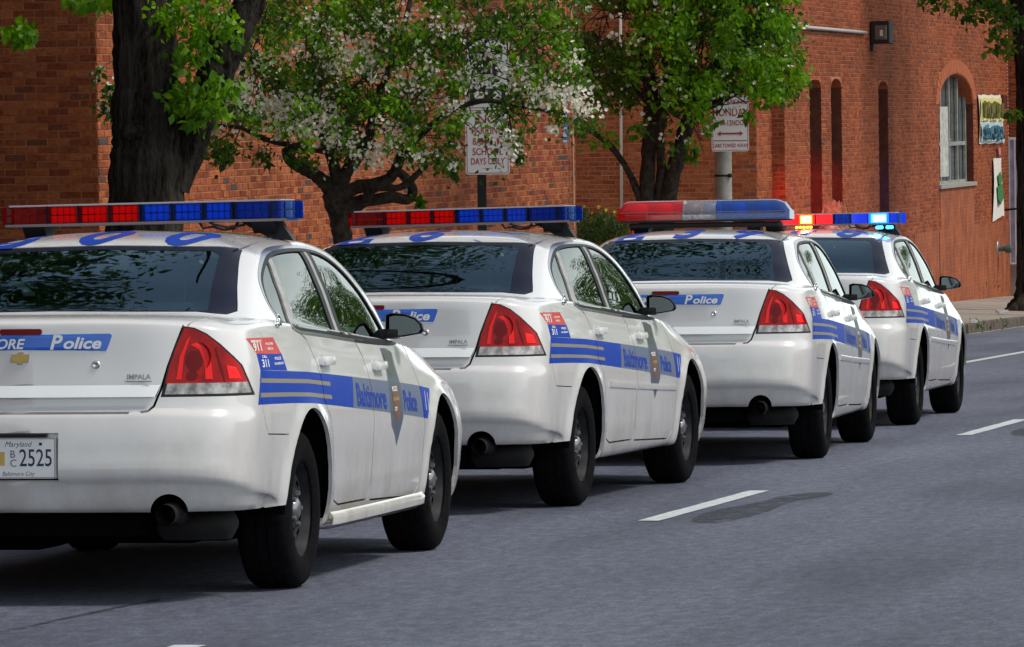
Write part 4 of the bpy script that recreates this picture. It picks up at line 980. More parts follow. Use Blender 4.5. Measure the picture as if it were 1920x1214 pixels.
# pavement slabs on the left
pv = empty('pavement'); pv['kind'] = 'structure'
base = meshobj('pavement_bed', [S(u, t, z) for u, t, z in [(-10.94, -60, .11), (-10.94, 420, .11), (-14.0, 420, .22), (-14.0, -60, .22)]], [(0, 1, 2, 3)], mat('joint_dirt', (.07, .06, .045), .9), pv)
def slab_mesh():
    k = MB(); k.bevbox((0, 0, 0), (1.495, 1.475, .05), .008); return k
SLABV = [noisy(mat('slab_concrete', c, .85), tuple(q * .72 for q in c), c, 5, 9, bump=.3, bscale=70) for c in ((.33, .285, .25), (.29, .255, .225), (.36, .31, .27))]
sl = slab_mesh(); slabs = []
proto_s = []
for q in range(3): 
    o = sl.obj('slab', SLABV[q]); proto_s.append(o.data); bpy.data.objects.remove(o)
tl_ = math.atan2(.11, 3.06)
rot = Matrix((( NV.x, DV.x, 0), (NV.y, DV.y, 0), (0, 0, 1))).to_4x4() @ Matrix.Rotation(-math.atan2(.11, -3.06) + math.pi, 4, 'Y')
for i in range(64):
    for j in range(2):
        t = 40 + i * 1.5; u = -11.72 - j * 1.52; o = bpy.data.objects.new('slab', proto_s[random.randrange(3)]); link(o, pv)
        p = S(u, t, .11 + (-10.94 - u) / 3.06 * .11 + .001 + random.uniform(-.004, .004)); o.matrix_basis = Matrix.Translation(p) @ Matrix.Rotation(-TH, 4, 'Z') @ Matrix.Rotation(math.atan2(.11, 3.06), 4, 'Y')
kb = MB()
kerb = empty('kerb'); kerb['kind'] = 'structure'
k0 = MB(); k0.bevbox((0, 0, 0), (.17, 1.78, .30), .018); ko = k0.obj('kerb_stone', KERB); kd = ko.data; bpy.data.objects.remove(ko)
for i in range(60):
    o = bpy.data.objects.new('kerb_stone', kd); link(o, kerb); o.matrix_basis = Matrix.Translation(S(-11.02 + random.uniform(-.006, .006), 38 + i * 1.8, -.005 + random.uniform(-.006, .008))) @ Matrix.Rotation(-TH, 4, 'Z')
sheet('right_pavement', [(7.0, -60), (11.0, -60), (11.0, 420), (7.0, 420)], .14, CONC)
kr = meshobj('right_kerb', [S(7, -60, 0), S(7, 420, 0), S(7, 420, .14), S(7, -60, .14)], [(0, 1, 2, 3)], KERB); kr['kind'] = 'structure'
# markings
mk = empty('lane_marking'); mk['kind'] = 'structure'
def dash(t, L=3.05, w=.115, u=-5.46):
    n = 14; vs = []
    for i in range(n + 1):
        for s_ in (-1, 1): vs.append(S(u + s_ * w / 2 + random.uniform(-.004, .004), t + L * i / n + (random.uniform(-.01, .01)), .004))
    meshobj('painted_dash', vs, [(2 * i, 2 * i + 1, 2 * i + 3, 2 * i + 2) for i in range(n)], LINEP, mk)
for k_ in range(-2, 9): dash(28.05 + 12.05 * k_, 3.35)
meshobj('painted_line', [S(-8.55 + s_ * .06, t, .004) for t in (2, 200) for s_ in (-1, 1)], [(0, 1, 3, 2)], LINEP, mk)
meshobj('gutter_line', [S(-10.93 + s_ * .05 , 40 + i * 1.0 , .0045) for i in range(80) for s_ in (-1 + random.uniform(-.3, .3), 1)], [(2 * i, 2 * i + 1, 2 * i + 3, 2 * i + 2) for i in range(79)], noisy(mat('gutter_dust', (.5, .45, .38), .9), (.28, .26, .22), (.52, .48, .42), 6), mk)
def gpoly(name, px, m, z):
    vs = []
    for (x, y) in px:
        r = px_ray(x, y); k = (z - CAM_H) / r.z; vs.append(Vector((0, 0, CAM_H)) + r * k)
    o = meshobj(name, vs, [tuple(range(len(vs)))], m); o['kind'] = 'structure'; return o
gpoly('asphalt_patch', smooth_poly([(1288, 976), (1330, 957), (1420, 943), (1470, 928), (1540, 922), (1572, 926), (1530, 934), (1480, 941), (1440, 960), (1370, 978), (1320, 982)], 2), PATCH, .003)
gpoly('asphalt_patch', smooth_poly([(1888, 811), (1930, 800), (1990, 795), (2010, 800), (1960, 812), (1910, 820)], 2), PATCH, .003)
crk = [(-30, 1186), (40, 1176), (110, 1160), (180, 1146), (240, 1133), (300, 1122)]
gpoly('road_crack', crk + [(x, y + 3.2) for x, y in crk[::-1]], PATCH, .0035)

# ---------------------------------------------------------------- brick buildings
def brick_mat(name, stops, island):
    m = mat(name, (.3, .1, .05), .88, spec=.2); L = m.node_tree.links
    if island: g = N(m, 'ShaderNodeNewGeometry'); src = g.outputs['Random Per Island']
    else: g = N(m, 'ShaderNodeObjectInfo'); src = g.outputs['Random']
    r = ramp(m, stops, 'LINEAR'); L.new(src, r.inputs[0])
    tc = N(m, 'ShaderNodeTexCoord'); geo = N(m, 'ShaderNodeNewGeometry'); n1 = N(m, 'ShaderNodeTexNoise'); n1.inputs['Scale'].default_value = 28; n1.inputs['Detail'].default_value = 7; L.new(geo.outputs['Position'], n1.inputs['Vector'])
    r1 = ramp(m, [(.3, (.55, .52, .5)), (.55, (1, 1, 1)), (.75, (1.25, 1.2, 1.1))]); L.new(n1.outputs['Fac'], r1.inputs[0])
    n2 = N(m, 'ShaderNodeTexNoise'); n2.inputs['Scale'].default_value = .55; n2.inputs['Detail'].default_value = 6; L.new(geo.outputs['Position'], n2.inputs['Vector'])
    r2 = ramp(m, [(.3, (.72, .70, .70)), (.7, (1.15, 1.12, 1.08))]); L.new(n2.outputs['Fac'], r2.inputs[0])
    a = N(m, 'ShaderNodeMixRGB', blend_type='MULTIPLY'); a.inputs[0].default_value = 1; L.new(r.outputs[0], a.inputs[1]); L.new(r1.outputs[0], a.inputs[2])
    b = N(m, 'ShaderNodeMixRGB', blend_type='MULTIPLY'); b.inputs[0].default_value = 1; L.new(a.outputs[0], b.inputs[1]); L.new(r2.outputs[0], b.inputs[2]); L.new(b.outputs[0], bsdf(m).inputs['Base Color'])
    return m
BS = [(0, (.21, .044, .020)), (.25, (.29, .074, .029)), (.5, (.36, .104, .039)), (.72, (.42, .134, .052)), (.90, (.32, .09, .038)), (.955, (.20, .06, .03)), (.985, (.10, .065, .055)), (1, (.07, .07, .075))]
BRI, BRO = brick_mat('brick_joined', BS, True), brick_mat('brick_single', BS, False)
BS2 = [(0, (.24, .052, .022)), (.35, (.33, .082, .031)), (.65, (.40, .114, .042)), (.9, (.30, .078, .033)), (1, (.17, .06, .04))]
BRI2, BRO2 = brick_mat('brick_joined_far', BS2, True), brick_mat('brick_single_far', BS2, False)
MORT = noisy(mat('mortar', (.42, .22, .12), .95), (.36, .14, .075), (.48, .225, .125), 6, 6)
PLASTER = noisy(mat('brown_painted_render', (.34, .12, .045), .8), (.30, .075, .024), (.44, .125, .040), 2.5, 9, bump=.5, bscale=20)
BL_, BH_, CO_ = .1936, .0577, .0677
def wall(parent, p0, p1, w0, w1, outward, bri, bro, n_single=0, openings=(), geo=True, skip=None, phase=0.0):
    """p0,p1: (u,t) ends; bricks run between w0 and w1; outward: unit (du,dt) of the face; openings: list of (s0,s1,w0,w1,depth) with the bricks left out"""
    a, b = Vector(p0), Vector(p1); Ln = (b - a).length; e = (b - a) / Ln; o = Vector(outward)
    def P(s, w, d): q = a + e * s + o * d; return B(q.x, q.y, w)
    # mortar bed with openings cut out: strips
    ss = sorted(set([0, Ln] + [x for op in openings for x in op[:2]])); V = []; F = []
    for i in range(len(ss) - 1):
        m_ = (ss[i] + ss[i + 1]) / 2; cuts = sorted([(op[2], op[3]) for op in openings if op[0] <= m_ <= op[1]]); lo = -4.5
        segs = []
        for c in cuts: segs.append((lo, c[0])); lo = c[1]
        segs.append((lo, 9.5))
        for (x, y) in segs:
            k = len(V); V += [P(ss[i], x, -.004), P(ss[i + 1], x, -.004), P(ss[i + 1], y, -.004), P(ss[i], y, -.004)]; F.append((k, k + 1, k + 2, k + 3))
            k = len(V); V += [P(ss[i], x, -.30), P(ss[i + 1], x, -.30), P(ss[i + 1], y, -.30), P(ss[i], y, -.30)]; F.append((k, k + 1, k + 2, k + 3))
    wo = meshobj('wall', V, F, MORT, parent)
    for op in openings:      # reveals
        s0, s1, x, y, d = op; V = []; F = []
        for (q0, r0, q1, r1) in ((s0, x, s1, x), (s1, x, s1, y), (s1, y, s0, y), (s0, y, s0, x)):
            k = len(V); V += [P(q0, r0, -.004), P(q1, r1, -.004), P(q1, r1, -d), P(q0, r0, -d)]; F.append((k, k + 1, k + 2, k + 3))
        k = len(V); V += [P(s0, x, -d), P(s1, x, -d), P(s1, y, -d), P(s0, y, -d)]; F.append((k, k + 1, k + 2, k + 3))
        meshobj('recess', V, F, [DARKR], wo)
    if not geo: return wo, P, Ln
    cells = []
    r = 0; w = w0
    while w < w1:
        x = -(.1016 if r % 2 else 0) - phase
        while x < Ln:
            s0, s1 = max(x, 0), min(x + BL_, Ln); x += BL_ + .0096
            if s1 - s0 < .03: continue
            mc, mw = (s0 + s1) / 2, w + BH_ / 2; parts_ = [(s0, s1)]
            for op in openings:
                if op[2] < mw < op[3]:
                    nn = []
                    for (q0, q1) in parts_:
                        if q1 <= op[0] or q0 >= op[1]: nn.append((q0, q1)); continue
                        if q0 < op[0] - .02: nn.append((q0, op[0]))
                        if q1 > op[1] + .02: nn.append((op[1], q1))
                    parts_ = nn
            for q in parts_:
                if skip is None or not skip((q[0] + q[1]) / 2, mw): cells.append((q[0], q[1], w))
        w += CO_; r += 1
    def brick(s0, s1, w):
        j = random.uniform(-.0025, .003); zz = random.uniform(-.0012, .0012); bv = .003
        vs = [P(s0 + bv, w + bv + zz, .003 + j), P(s1 - bv, w + bv + zz, .003 + j), P(s1 - bv, w + BH_ - bv + zz, .003 + j), P(s0 + bv, w + BH_ - bv + zz, .003 + j)]
        vs += [P(s0, w + zz, -.006), P(s1, w + zz, -.006), P(s1, w + BH_ + zz, -.006), P(s0, w + BH_ + zz, -.006)]
        return vs
    FB = [(0, 1, 2, 3), (4, 5, 1, 0), (5, 6, 2, 1), (6, 7, 3, 2), (7, 4, 0, 3)]
    # the largest bricks in the photograph become single parts
    sing = set()
    if n_single:
        ky = []
        for i, (s0, s1, w) in enumerate(cells):
            p = P((s0 + s1) / 2, w + .03, 0); v = p - Vector((0, 0, CAM_H)); k = v.dot(_F); x = 960 + FPX * v.dot(_R) / k; y = 607 - FPX * v.dot(_U) / k
            if -5 < x < 1925 and -5 < y < 480: ky.append((k, i))
        ky.sort(); sing = {i for _, i in ky[:n_single]}
    full = {}
    V = []; F = []
    for i, (s0, s1, w) in enumerate(cells):
        if i in sing:
            L_ = round(s1 - s0, 2)
            if L_ not in full:
                c = P(0, 0, 0); full[L_] = None
                vs = brick(0, L_, 0); k = meshobj('brick', [v - c for v in vs], FB, bro); full[L_] = k.data; bpy.data.objects.remove(k)
            ob = bpy.data.objects.new('brick', full[L_]); link(ob, wo); ob.location = P(s0, w + random.uniform(-.001, .001), random.uniform(-.002, .003))
        else:
            k = len(V); V += brick(s0, s1, w); F += [tuple(q + k for q in f) for f in FB]
    if V: jb = meshobj('brickwork', V, F, bri, wo); jb['kind'] = 'stuff'
    return wo, P, Ln
DARKR = noisy(mat('recess_brick', (.10, .03, .015), .9), (.07, .018, .010), (.14, .035, .018), 9)  # recess shade put into a darker brick tone; also lines the wall joints
FACE_CAM = (0, -1); FACE_ROAD = (1, 0)
# ---- building on the left
b1 = empty('brick_building'); tag(b1, 'red brick building on the left behind the big trunk and the blossoming tree', 'building')
t0 = t_at(190, -14.2); t1 = t_at(322, -14.2); t2 = t_at(338, -14.1); te = t_at(1083, -14.1)
wA1, PA1, LA1 = wall(b1, (-19.0, t0), (-14.2, t0), -1.2, 4.2, FACE_CAM, BRI, BRO, 190, phase=.03, openings=[(3.655, 3.670, -4.5, 9.5, .05)])
wA2, PA2, _ = wall(b1, (-14.2, t0 + .001), (-14.2, t1), -1.2, 4.2, FACE_ROAD, BRI, BRO, 20)
wall(b1, (-14.2, t1), (-14.1, t1), -1.2, 4.2, FACE_CAM, BRI, BRO, 0)
sJ = t_at(1071, -14.1) - t1
wA4, PA4, LA4 = wall(b1, (-14.1, t1 + .001), (-14.1, te), -1.6, 4.6, FACE_ROAD, BRI, BRO, 90, openings=[(sJ, sJ + .03, -4.5, 9.5, .05)])
wall(b1, (-14.1, te), (-22, te), 0, 0, (0, 1), BRI, BRO, 0, geo=False)
k = MB(); k.add([B(-30, t0 + .3, 9.5), B(-14.1, t0 + .0, 9.5), B(-14.1, te, 9.5), B(-30, te, 9.5)], [(0, 1, 2, 3)]); k.obj('roof', mat('roof_felt', (.1, .1, .1), .9), b1)
# ---- building on the right
b2 = empty('brick_building'); tag(b2, 'long orange brick building on the right with tall narrow recesses and an arched window', 'building')
tB = 81.2; u2, u3 = -14.1, -13.9
tC = t_at(1451, u2)
wB1, PB1, LB1 = wall(b2, (-20.0, tB), (u2, tB), -1.6, 4.6, FACE_CAM, BRI2, BRO2, 250)
wB2, _, _ = wall(b2, (u2, tB + .001), (u2, tC), -1.6, 4.6, FACE_ROAD, BRI2, BRO2, 10)
wall(b2, (u2, tC), (u3, tC), -1.6, 4.6, FACE_CAM, BRI2, BRO2, 10)
tD = t_at(1895, u3)
def ops(px0, px1, pytop, pybot, dep):
    a, b = t_at(px0, u3) - tC, t_at(px1, u3) - tC; m_ = (px0 + px1) / 2; return (a, b, w_at(m_, pybot, u3), w_at(m_, pytop, u3), dep)
niches = [ops(1523, 1545, 148, 560, .42), ops(1563, 1583, 148, 560, .42), ops(1652, 1670, 152, 560, .6)]
awin = ops(1765, 1829, 190, 346, .20)
plw = w_at(1830, 424, u3)
wB4, PB4, LB4 = wall(b2, (u3, tC + .001), (u3, tD), -1.9, 5.2, FACE_ROAD, BRI2, BRO2, 20, openings=niches + [(awin[0], awin[1], awin[2], awin[3] + .50, .20)])
# arched heads over the openings
def arch_head(op, rise, full_h, ring=.0, name='arch_head'):
    s0, s1, a, b, d = op; n = 18; ctr = (s0 + s1) / 2; hw = (s1 - s0) / 2; k = MB()
    def arc(i): x = -1 + 2 * i / n; return (ctr + hw * x, b - rise + rise * math.sqrt(max(0, 1 - x * x))) if True else 0
    for i in range(n):
        (xa, ya), (xb, yb) = arc(i), arc(i + 1); top = b + full_h
        vs = [PB4(xa, ya, .004), PB4(xb, yb, .004), PB4(xb, top, .004), PB4(xa, top, .004), PB4(xa, ya, -d), PB4(xb, yb, -d)]
        k.add(vs, [(0, 1, 2, 3), (0, 4, 5, 1)])
    return k.obj(name, BROWNB, wB4)
def painted_brick(m):
    L = m.node_tree.links; g = N(m, 'ShaderNodeNewGeometry'); d1 = N(m, 'ShaderNodeVectorMath', operation='DOT_PRODUCT'); d1.inputs[1].default_value = tuple(DV); L.new(g.outputs['Position'], d1.inputs[0])
    d2 = N(m, 'ShaderNodeVectorMath', operation='DOT_PRODUCT'); d2.inputs[1].default_value = tuple(-DV * SB + ZV * CB); L.new(g.outputs['Position'], d2.inputs[0])
    cx = N(m, 'ShaderNodeCombineXYZ'); L.new(d1.outputs['Value'], cx.inputs[0]); L.new(d2.outputs['Value'], cx.inputs[1]); b = N(m, 'ShaderNodeTexBrick'); b.inputs['Scale'].default_value = 1; b.inputs['Brick Width'].default_value = .2032; b.inputs['Row Height'].default_value = .0677; b.inputs['Mortar Size'].default_value = .006
    b.inputs['Color1'].default_value = (1, 1, 1, 1); b.inputs['Color2'].default_value = (.80, .78, .76, 1); b.inputs['Mortar'].default_value = (.72, .68, .64, 1); L.new(cx.outputs[0], b.inputs['Vector'])
    src = bsdf(m).inputs['Base Color'].links[0].from_socket; mu = N(m, 'ShaderNodeMixRGB', blend_type='MULTIPLY'); mu.inputs[0].default_value = 1; L.new(src, mu.inputs[1]); L.new(b.outputs['Color'], mu.inputs[2])
    mp = N(m, 'ShaderNodeMapping'); mp.inputs['Scale'].default_value = (3, .5, 1); L.new(cx.outputs[0], mp.inputs[0]); ns = N(m, 'ShaderNodeTexNoise'); ns.inputs['Scale'].default_value = 2.2; ns.inputs['Detail'].default_value = 7; L.new(mp.outputs[0], ns.inputs['Vector']); rs = ramp(m, [(.35, (.68, .62, .58)), (.6, (1.1, 1.05, 1.0))]); L.new(ns.outputs['Fac'], rs.inputs[0])
    m2 = N(m, 'ShaderNodeMixRGB', blend_type='MULTIPLY'); m2.inputs[0].default_value = 1; L.new(mu.outputs[0], m2.inputs[1]); L.new(rs.outputs[0], m2.inputs[2]); L.new(m2.outputs[0], bsdf(m).inputs['Base Color']); return m
painted_brick(PLASTER)
BROWNB = noisy(mat('smooth_arch_brick', (.34, .11, .045), .85), (.34, .078, .026), (.46, .125, .040), 7, 8, bump=.2, bscale=40)
for op in niches: arch_head(op, .14, .004)
arch_head((awin[0], awin[1], awin[2], awin[3] + .50, .20), .56, .004)
# voussoir ring around the arched window
k_ = 24; ctr = (awin[0] + awin[1]) / 2; hw = (awin[1] - awin[0]) / 2
vo = None
for i in range(k_):
    m = MB(); xa, xb = -1 + 2 * i / k_, -1 + 2 * (i + .9) / k_
    f_ = lambda x, e: (ctr + (hw + e * 1.7) * x, awin[3] + .50 - .56 + (.56 + e) * math.sqrt(max(0, 1 - x * x)))
    vs = []
    for d_ in (.014, -.004):
        for (x, e) in ((xa, .02), (xb, .02), (xb, .26), (xa, .26)): s_, w_ = f_(x, e); vs.append(PB4(s_, w_, d_))
    m.add(vs, [(0, 1, 2, 3), (0, 4, 5, 1), (1, 5, 6, 2), (2, 6, 7, 3), (3, 7, 4, 0)]); m.obj('voussoir', BROWNB, wB4)
# smooth painted base and panel under the window
k = MB(); s_a, s_b = t_at(1716, u3) - tC, LB4 - .02
k.add([PB4(s_a, -4, .010), PB4(s_b, -4, .010), PB4(s_b, w_at(1890, 415, u3), .010), PB4(s_a, w_at(1716, 438, u3), .010), PB4(s_a, -4, -.01), PB4(s_b, w_at(1890, 415, u3), -.01), PB4(s_a, w_at(1716, 438, u3), -.01)], [(0, 1, 2, 3), (3, 2, 5, 6), (0, 3, 6, 4)]); k.obj('painted_base', PLASTER, b2)
k = MB(); k.add([PB4(awin[0], w_at(1797, 436, u3) , .008), PB4(awin[1], w_at(1797, 436, u3), .008), PB4(awin[1], awin[2] - .03, .008), PB4(awin[0], awin[2] - .03, .008)], [(0, 1, 2, 3)]); k.obj('panel_below_window', PLASTER, b2)
k = MB(); sj = t_at(1762, u3) - tC; k.add([PB4(sj, -4, .013), PB4(sj + .07, -4, .013), PB4(sj + .07, w_at(1762, 436, u3), .013), PB4(sj, w_at(1762, 436, u3), .013)], [(0, 1, 2, 3)]); k.obj('joint', BLACK, b2)
# arched window joinery
wf = empty('window', (0, 0, 0)); wf.parent = b2
FRAMEM = noisy(mat('weathered_window_frame', (.30, .32, .29), .6), (.20, .22, .20), (.36, .38, .35), 9)
PANE = mat('window_pane', (.10, .12, .13), .08, 0, coat=1.0)
k = MB(); n = 20; pts = [(awin[0], awin[2]), (awin[1], awin[2])] + [(ctr - hw * math.cos(math.pi * i / n) * -1, awin[3] - .06 + .56 * math.sin(math.pi * i / n)) for i in range(n + 1)]
k.add([PB4(x, y, -.19) for x, y in pts], [tuple(range(len(pts)))]); k.obj('pane', PANE, wf)
def bar_(s0, w0, s1, w1, wd=.05, name='frame', m=FRAMEM, dep=(-.18, -.13)):
    a, b = Vector((s0, w0)), Vector((s1, w1)); t = (b - a).normalized(); nn = Vector((-t.y, t.x)) * wd / 2; k = MB(); q = [a - nn, b - nn, b + nn, a + nn]
    k.add([PB4(p.x, p.y, dep[1]) for p in q] + [PB4(p.x, p.y, dep[0]) for p in q], [(0, 1, 2, 3), (0, 4, 5, 1), (1, 5, 6, 2), (2, 6, 7, 3), (3, 7, 4, 0)]); return k.obj(name, m, wf)
for fr in (0.02, .26, .5, .74, .98):
    s_ = awin[0] + (awin[1] - awin[0]) * fr; hh = awin[3] - .06 + .56 * math.sqrt(max(0.02, 1 - ((s_ - ctr) / hw) ** 2)); bar_(s_, awin[2], s_, hh, .10)
bar_(awin[0], w_at(1797, 270, u3), awin[1], w_at(1797, 270, u3), .07); bar_(awin[0], awin[2] + .03, awin[1], awin[2] + .03, .08)
k = MB(); k.add([PB4(awin[0] + 1.0, awin[2] + .15, -.125), PB4(awin[0] + 2.1, awin[2] + .15, -.125), PB4(awin[0] + 2.1, awin[3] - .1, -.125), PB4(awin[0] + 1.0, awin[3] - .1, -.125)], [(0, 1, 2, 3)]); k.obj('blind', noisy(mat('pale_blind', (.5, .5, .46), .8), (.30, .32, .30), (.60, .60, .56), 7), wf)
k = MB(); q = [(awin[0] - .15, awin[2] - .05), (awin[1] + .1, awin[2] - .05), (awin[1] + .1, awin[2] + .02), (awin[0] - .15, awin[2] + .02)]
k.prism(q, lambda s_, w_: PB4(s_, w_, .05), lambda s_, w_: PB4(s_, w_, -.18)); k.obj('window_sill', mat('grey_sill', (.32, .30, .28), .7), b2)
# far end: return wall, door
b3 = empty('corner_building'); tag(b3, 'darker brick corner with a blue-grey glazed door at the far right edge', 'building')
wall(b3, (u3, tD), (u3 + 1.6, tD), -2.6, 4.6, FACE_CAM, BRI2, BRO2, 0)
dw = [w_at(1905, y, u3) for y in (490, 262)]
def PD(a, w, d): return B(u3 + a, tD - d, w)
k = MB(); k.prism([(.02, dw[0]), (.9, dw[0]), (.9, dw[1]), (.02, dw[1])], lambda a, w: PD(a, w, .03), lambda a, w: PD(a, w, .0)); k.obj('door', noisy(mat('blue_grey_door', (.32, .35, .50), .3, coat=.6), (.24, .27, .42), (.42, .45, .6), 5), b3)
for (x0, x1, y0, y1) in ((.0, .02, dw[0], dw[1]), (.11, .135, dw[0], dw[1]), (.2, .22, dw[0], dw[1]), (.0, .92, dw[1], dw[1] + .05), (.0, .92, dw[0] - .04, dw[0])):
    k = MB(); k.prism([(x0, y0), (x1, y0), (x1, y1), (x0, y1)], lambda a, w: PD(a, w, .05), lambda a, w: PD(a, w, .03)); k.obj('door_frame', mat_whitef if 'mat_whitef' in globals() else LETW, b3)
k = MB(); k.prism([(.0, dw[0] - .7), (1.6, dw[0] - .7), (1.6, dw[0] - .04), (.0, dw[0] - .04)], lambda a, w: PD(a, w, .04), lambda a, w: PD(a, w, .0)); k.obj('grey_plinth', CONC, b3)
# conduit and wall lamp
def wpt(px, py, u, off): t = t_at(px, u); return B(u + off, t, w_at(px, py, u))
k = MB(); k.tube([wpt(1440, 46, u3, .04), wpt(1560, 56, u3, .04), wpt(1626, 62, u3, .04)], .028, 8); tag(k.obj('conduit', mat('grey_conduit', (.42, .42, .42), .5), None, True), 'thin grey conduit running along the upper brick wall to the black box lamp', 'pipe')
lampw = empty('wall_lamp', wpt(1641, 62, u3, 0)); tag(lampw, 'black box lamp fixed high on the brick wall, right of the conduit', 'lamp')
def Bm(o): return Matrix.Translation(o) @ Matrix((NV.to_4d(), DV.to_4d(), ZV.to_4d(), (0, 0, 0, 1))).transposed()
def lpart(name, m, fn, parent=lampw):
    k = MB(); fn(k); o = k.obj(name, m, parent); return o
RT = Matrix.Rotation(-TH, 4, 'Z')
lpart('housing', BLACK, lambda k: k.bevbox((.17, 0, 0), (.32, .5, .37), .02, RT)); lpart('lens', mat('smoky_lens', (.10, .08, .06), .15, coat=1), lambda k: k.bevbox((.19, -.26, -.01), (.20, .02, .24), .01, RT)); lpart('bulb', mat('dusty_bulb', (.5, .46, .4), .4), lambda k: k.bevbox((.20, -.275, -.02), (.05, .02, .10), .01, RT)); lpart('bracket', BLACK, lambda k: k.bevbox((.03, -.2, -.20), (.06, .06, .22), .01, RT))
# white pipe on the recessed wall
t_ = tB - .05
def fpt(px, py, t, off=.05):      # point on a wall that faces the camera at street position t
    D0 = None; u = -15.0
    for _ in range(6):
        p = B(u, t, 2); D = p.y; q = W(px, py, D); u += (q.x - p.x) / NV.x; 
    return W(px, py, B(u, t - off, 2).y)
k = MB(); k.tube([fpt(1163.5, -120, tB), fpt(1163.5, 120, tB), fpt(1166, 470, tB)], .022, 8); tag(k.obj('drain_pipe', mat('white_pipe', (.55, .5, .47), .5), None, True), 'thin white vertical pipe on the dark recessed brick wall', 'pipe')
k = MB(); k.tube([wpt(1076, -60, -14.1, .02), wpt(1076, 430, -14.1, .02)], .010, 6); k.obj('joint_cover', mat('joint_cover', (.5, .3, .2), .7), b1)
# banners on the far wall
def wall_quad(name, m, px, off=.03, parent=None):
    k = MB(); n = 10; q = [Vector(p) for p in px]; V = []
    for i in range(n + 1):
        for j in range(7):
            a = q[0].lerp(q[1], i / n); b = q[3].lerp(q[2], i / n); p = a.lerp(b, j / 6); V.append(wpt(p.x, p.y + (math.sin(i * 1.9) * 1.2 if j in (0, 6) else 0), u3, off + .02 * math.sin(i * 1.7 + j * .6)))
    return meshobj(name, V, [(i * 7 + j, (i + 1) * 7 + j, (i + 1) * 7 + j + 1, i * 7 + j + 1) for i in range(n) for j in range(6)], m, parent, True)
bn = empty('banner'); tag(bn, 'yellow and pale blue cloth banner with dark scrawled lettering on the brick wall', 'banner')
wall_quad('cloth_rim', mat('banner_white', (.75, .73, .68), .8), [(1836, 178), (1880, 179), (1882, 269), (1838, 270)], .03, bn)
wall_quad('yellow_half', mat('banner_yellow', (.72, .62, .22), .8), [(1837.5, 184), (1879.5, 184), (1880, 227), (1838, 227)], .05, bn)
wall_quad('blue_half', mat('banner_blue', (.42, .58, .60), .8), [(1838, 229), (1880, 229), (1881, 266), (1839.5, 266)], .05, bn)
def strokes(lines, off, m, parent, w=.03):
    for ln in lines: k = MB(); k.tube([wpt(x, y, u3, off) for x, y in ln], w, 5); k.obj('scrawled_stroke', m, parent)
random.seed(3)
ln = []
for x in np.arange(1841, 1877, 3.2): ln.append([(x, 192 + random.uniform(0, 5)), (x + random.uniform(-1, 2.0), 212), (x + random.uniform(-.5, 2.5), 219 + random.uniform(0, 3))])
ln += [[(1843, 192), (1847, 207), (1851, 193)], [(1862, 193), (1866, 203)]]
strokes(ln, .085, mat('olive_ink', (.14, .13, .03), .8), bn, .035)
ln = []
for x in np.arange(1842, 1878, 3.8): ln.append([(x, 240 + random.uniform(-3, 4)), (x + random.uniform(-1.5, 2.5), 250), (x + random.uniform(-.5, 2.5), 258 + random.uniform(0, 3))])
ln += [[(1848, 236), (1843, 243), (1844, 256), (1849, 260)], [(1866, 238), (1873, 243), (1872, 256), (1866, 262)]]
strokes(ln, .085, mat('blue_ink', (.05, .14, .20), .8), bn, .035)
b4 = empty('banner'); tag(b4, 'narrow white banner with a green figure, hanging below the yellow one', 'banner')
wall_quad('cloth', mat('banner_cloth', (.72, .68, .64), .8), [(1863, 297), (1879, 296), (1880.5, 405), (1861, 416)], .03, b4)
k = MB()
for pts_ in ([(1868, 330), (1872, 322), (1875, 335), (1873, 350), (1869, 345)], [(1867, 350), (1875, 346), (1877, 372), (1872, 384), (1867, 372)]): k.prism(pts_, lambda x, y: wpt(x, y, u3, .075), lambda x, y: wpt(x, y, u3, .06))
k.obj('green_figure', mat('banner_green', (.03, .20, .05), .8), b4)
k = MB(); k.prism([(1871, 277), (1875, 277), (1876, 290), (1872, 291)], lambda x, y: wpt(x, y, u3, .05), lambda x, y: wpt(x, y, u3, .02)); tag(k.obj('wall_plate', mat('pink_plate', (.55, .22, .2), .6)), 'small pinkish plate between the two banners', 'plate')
k = MB(); k.prism([(1880.5, 179), (1888, 180), (1888, 205), (1881, 204)], lambda x, y: wpt(x, y, u3, .06), lambda x, y: wpt(x, y, u3, .0)); tag(k.obj('wall_plaque', mat('dark_red_plaque', (.10, .02, .018), .5)), 'dark plaque right beside the yellow banner', 'plaque')
hyd = empty('hose_connection', wpt(1872, 467, u3, 0)); tag(hyd, 'grey fire hose connection sticking out of the wall near the pavement', 'hose connection')
def hp(k): k.lathe([(0, .02), (.16, .02), (.17, 0)], n=20, axis='X')
lpart('wall_flange', mat('grey_flange', (.35, .35, .35), .4, .6), hp, hyd)
def hp2(k): k.lathe([(.05, 0), (.05, .14), (.085, .15), (.085, .26), (.06, .28), (0, .28)], n=18, axis='X')
lpart('nozzle', mat('green_brass', (.10, .16, .15), .4, .6), hp2, hyd); hyd.rotation_euler = (0, 0, -TH)
brk = empty('wall_bracket', wpt(1884, 394, u3, 0)); tag(brk, 'small dark bracket with two knobs beside the white banner', 'bracket')
lpart('arm', BLACK, lambda k: k.tube([(0, 0, 0), (.25, -.1, .02), (.33, .1, .03)], .02, 8), brk); lpart('knob', BLACK, lambda k: (k.lathe([(0, -.04), (.04, 0), (0, .04)], (.33, .1, .03), 10), k.lathe([(0, -.035), (.035, 0), (0, .035)], (.16, -.05, .02), 10)), brk)
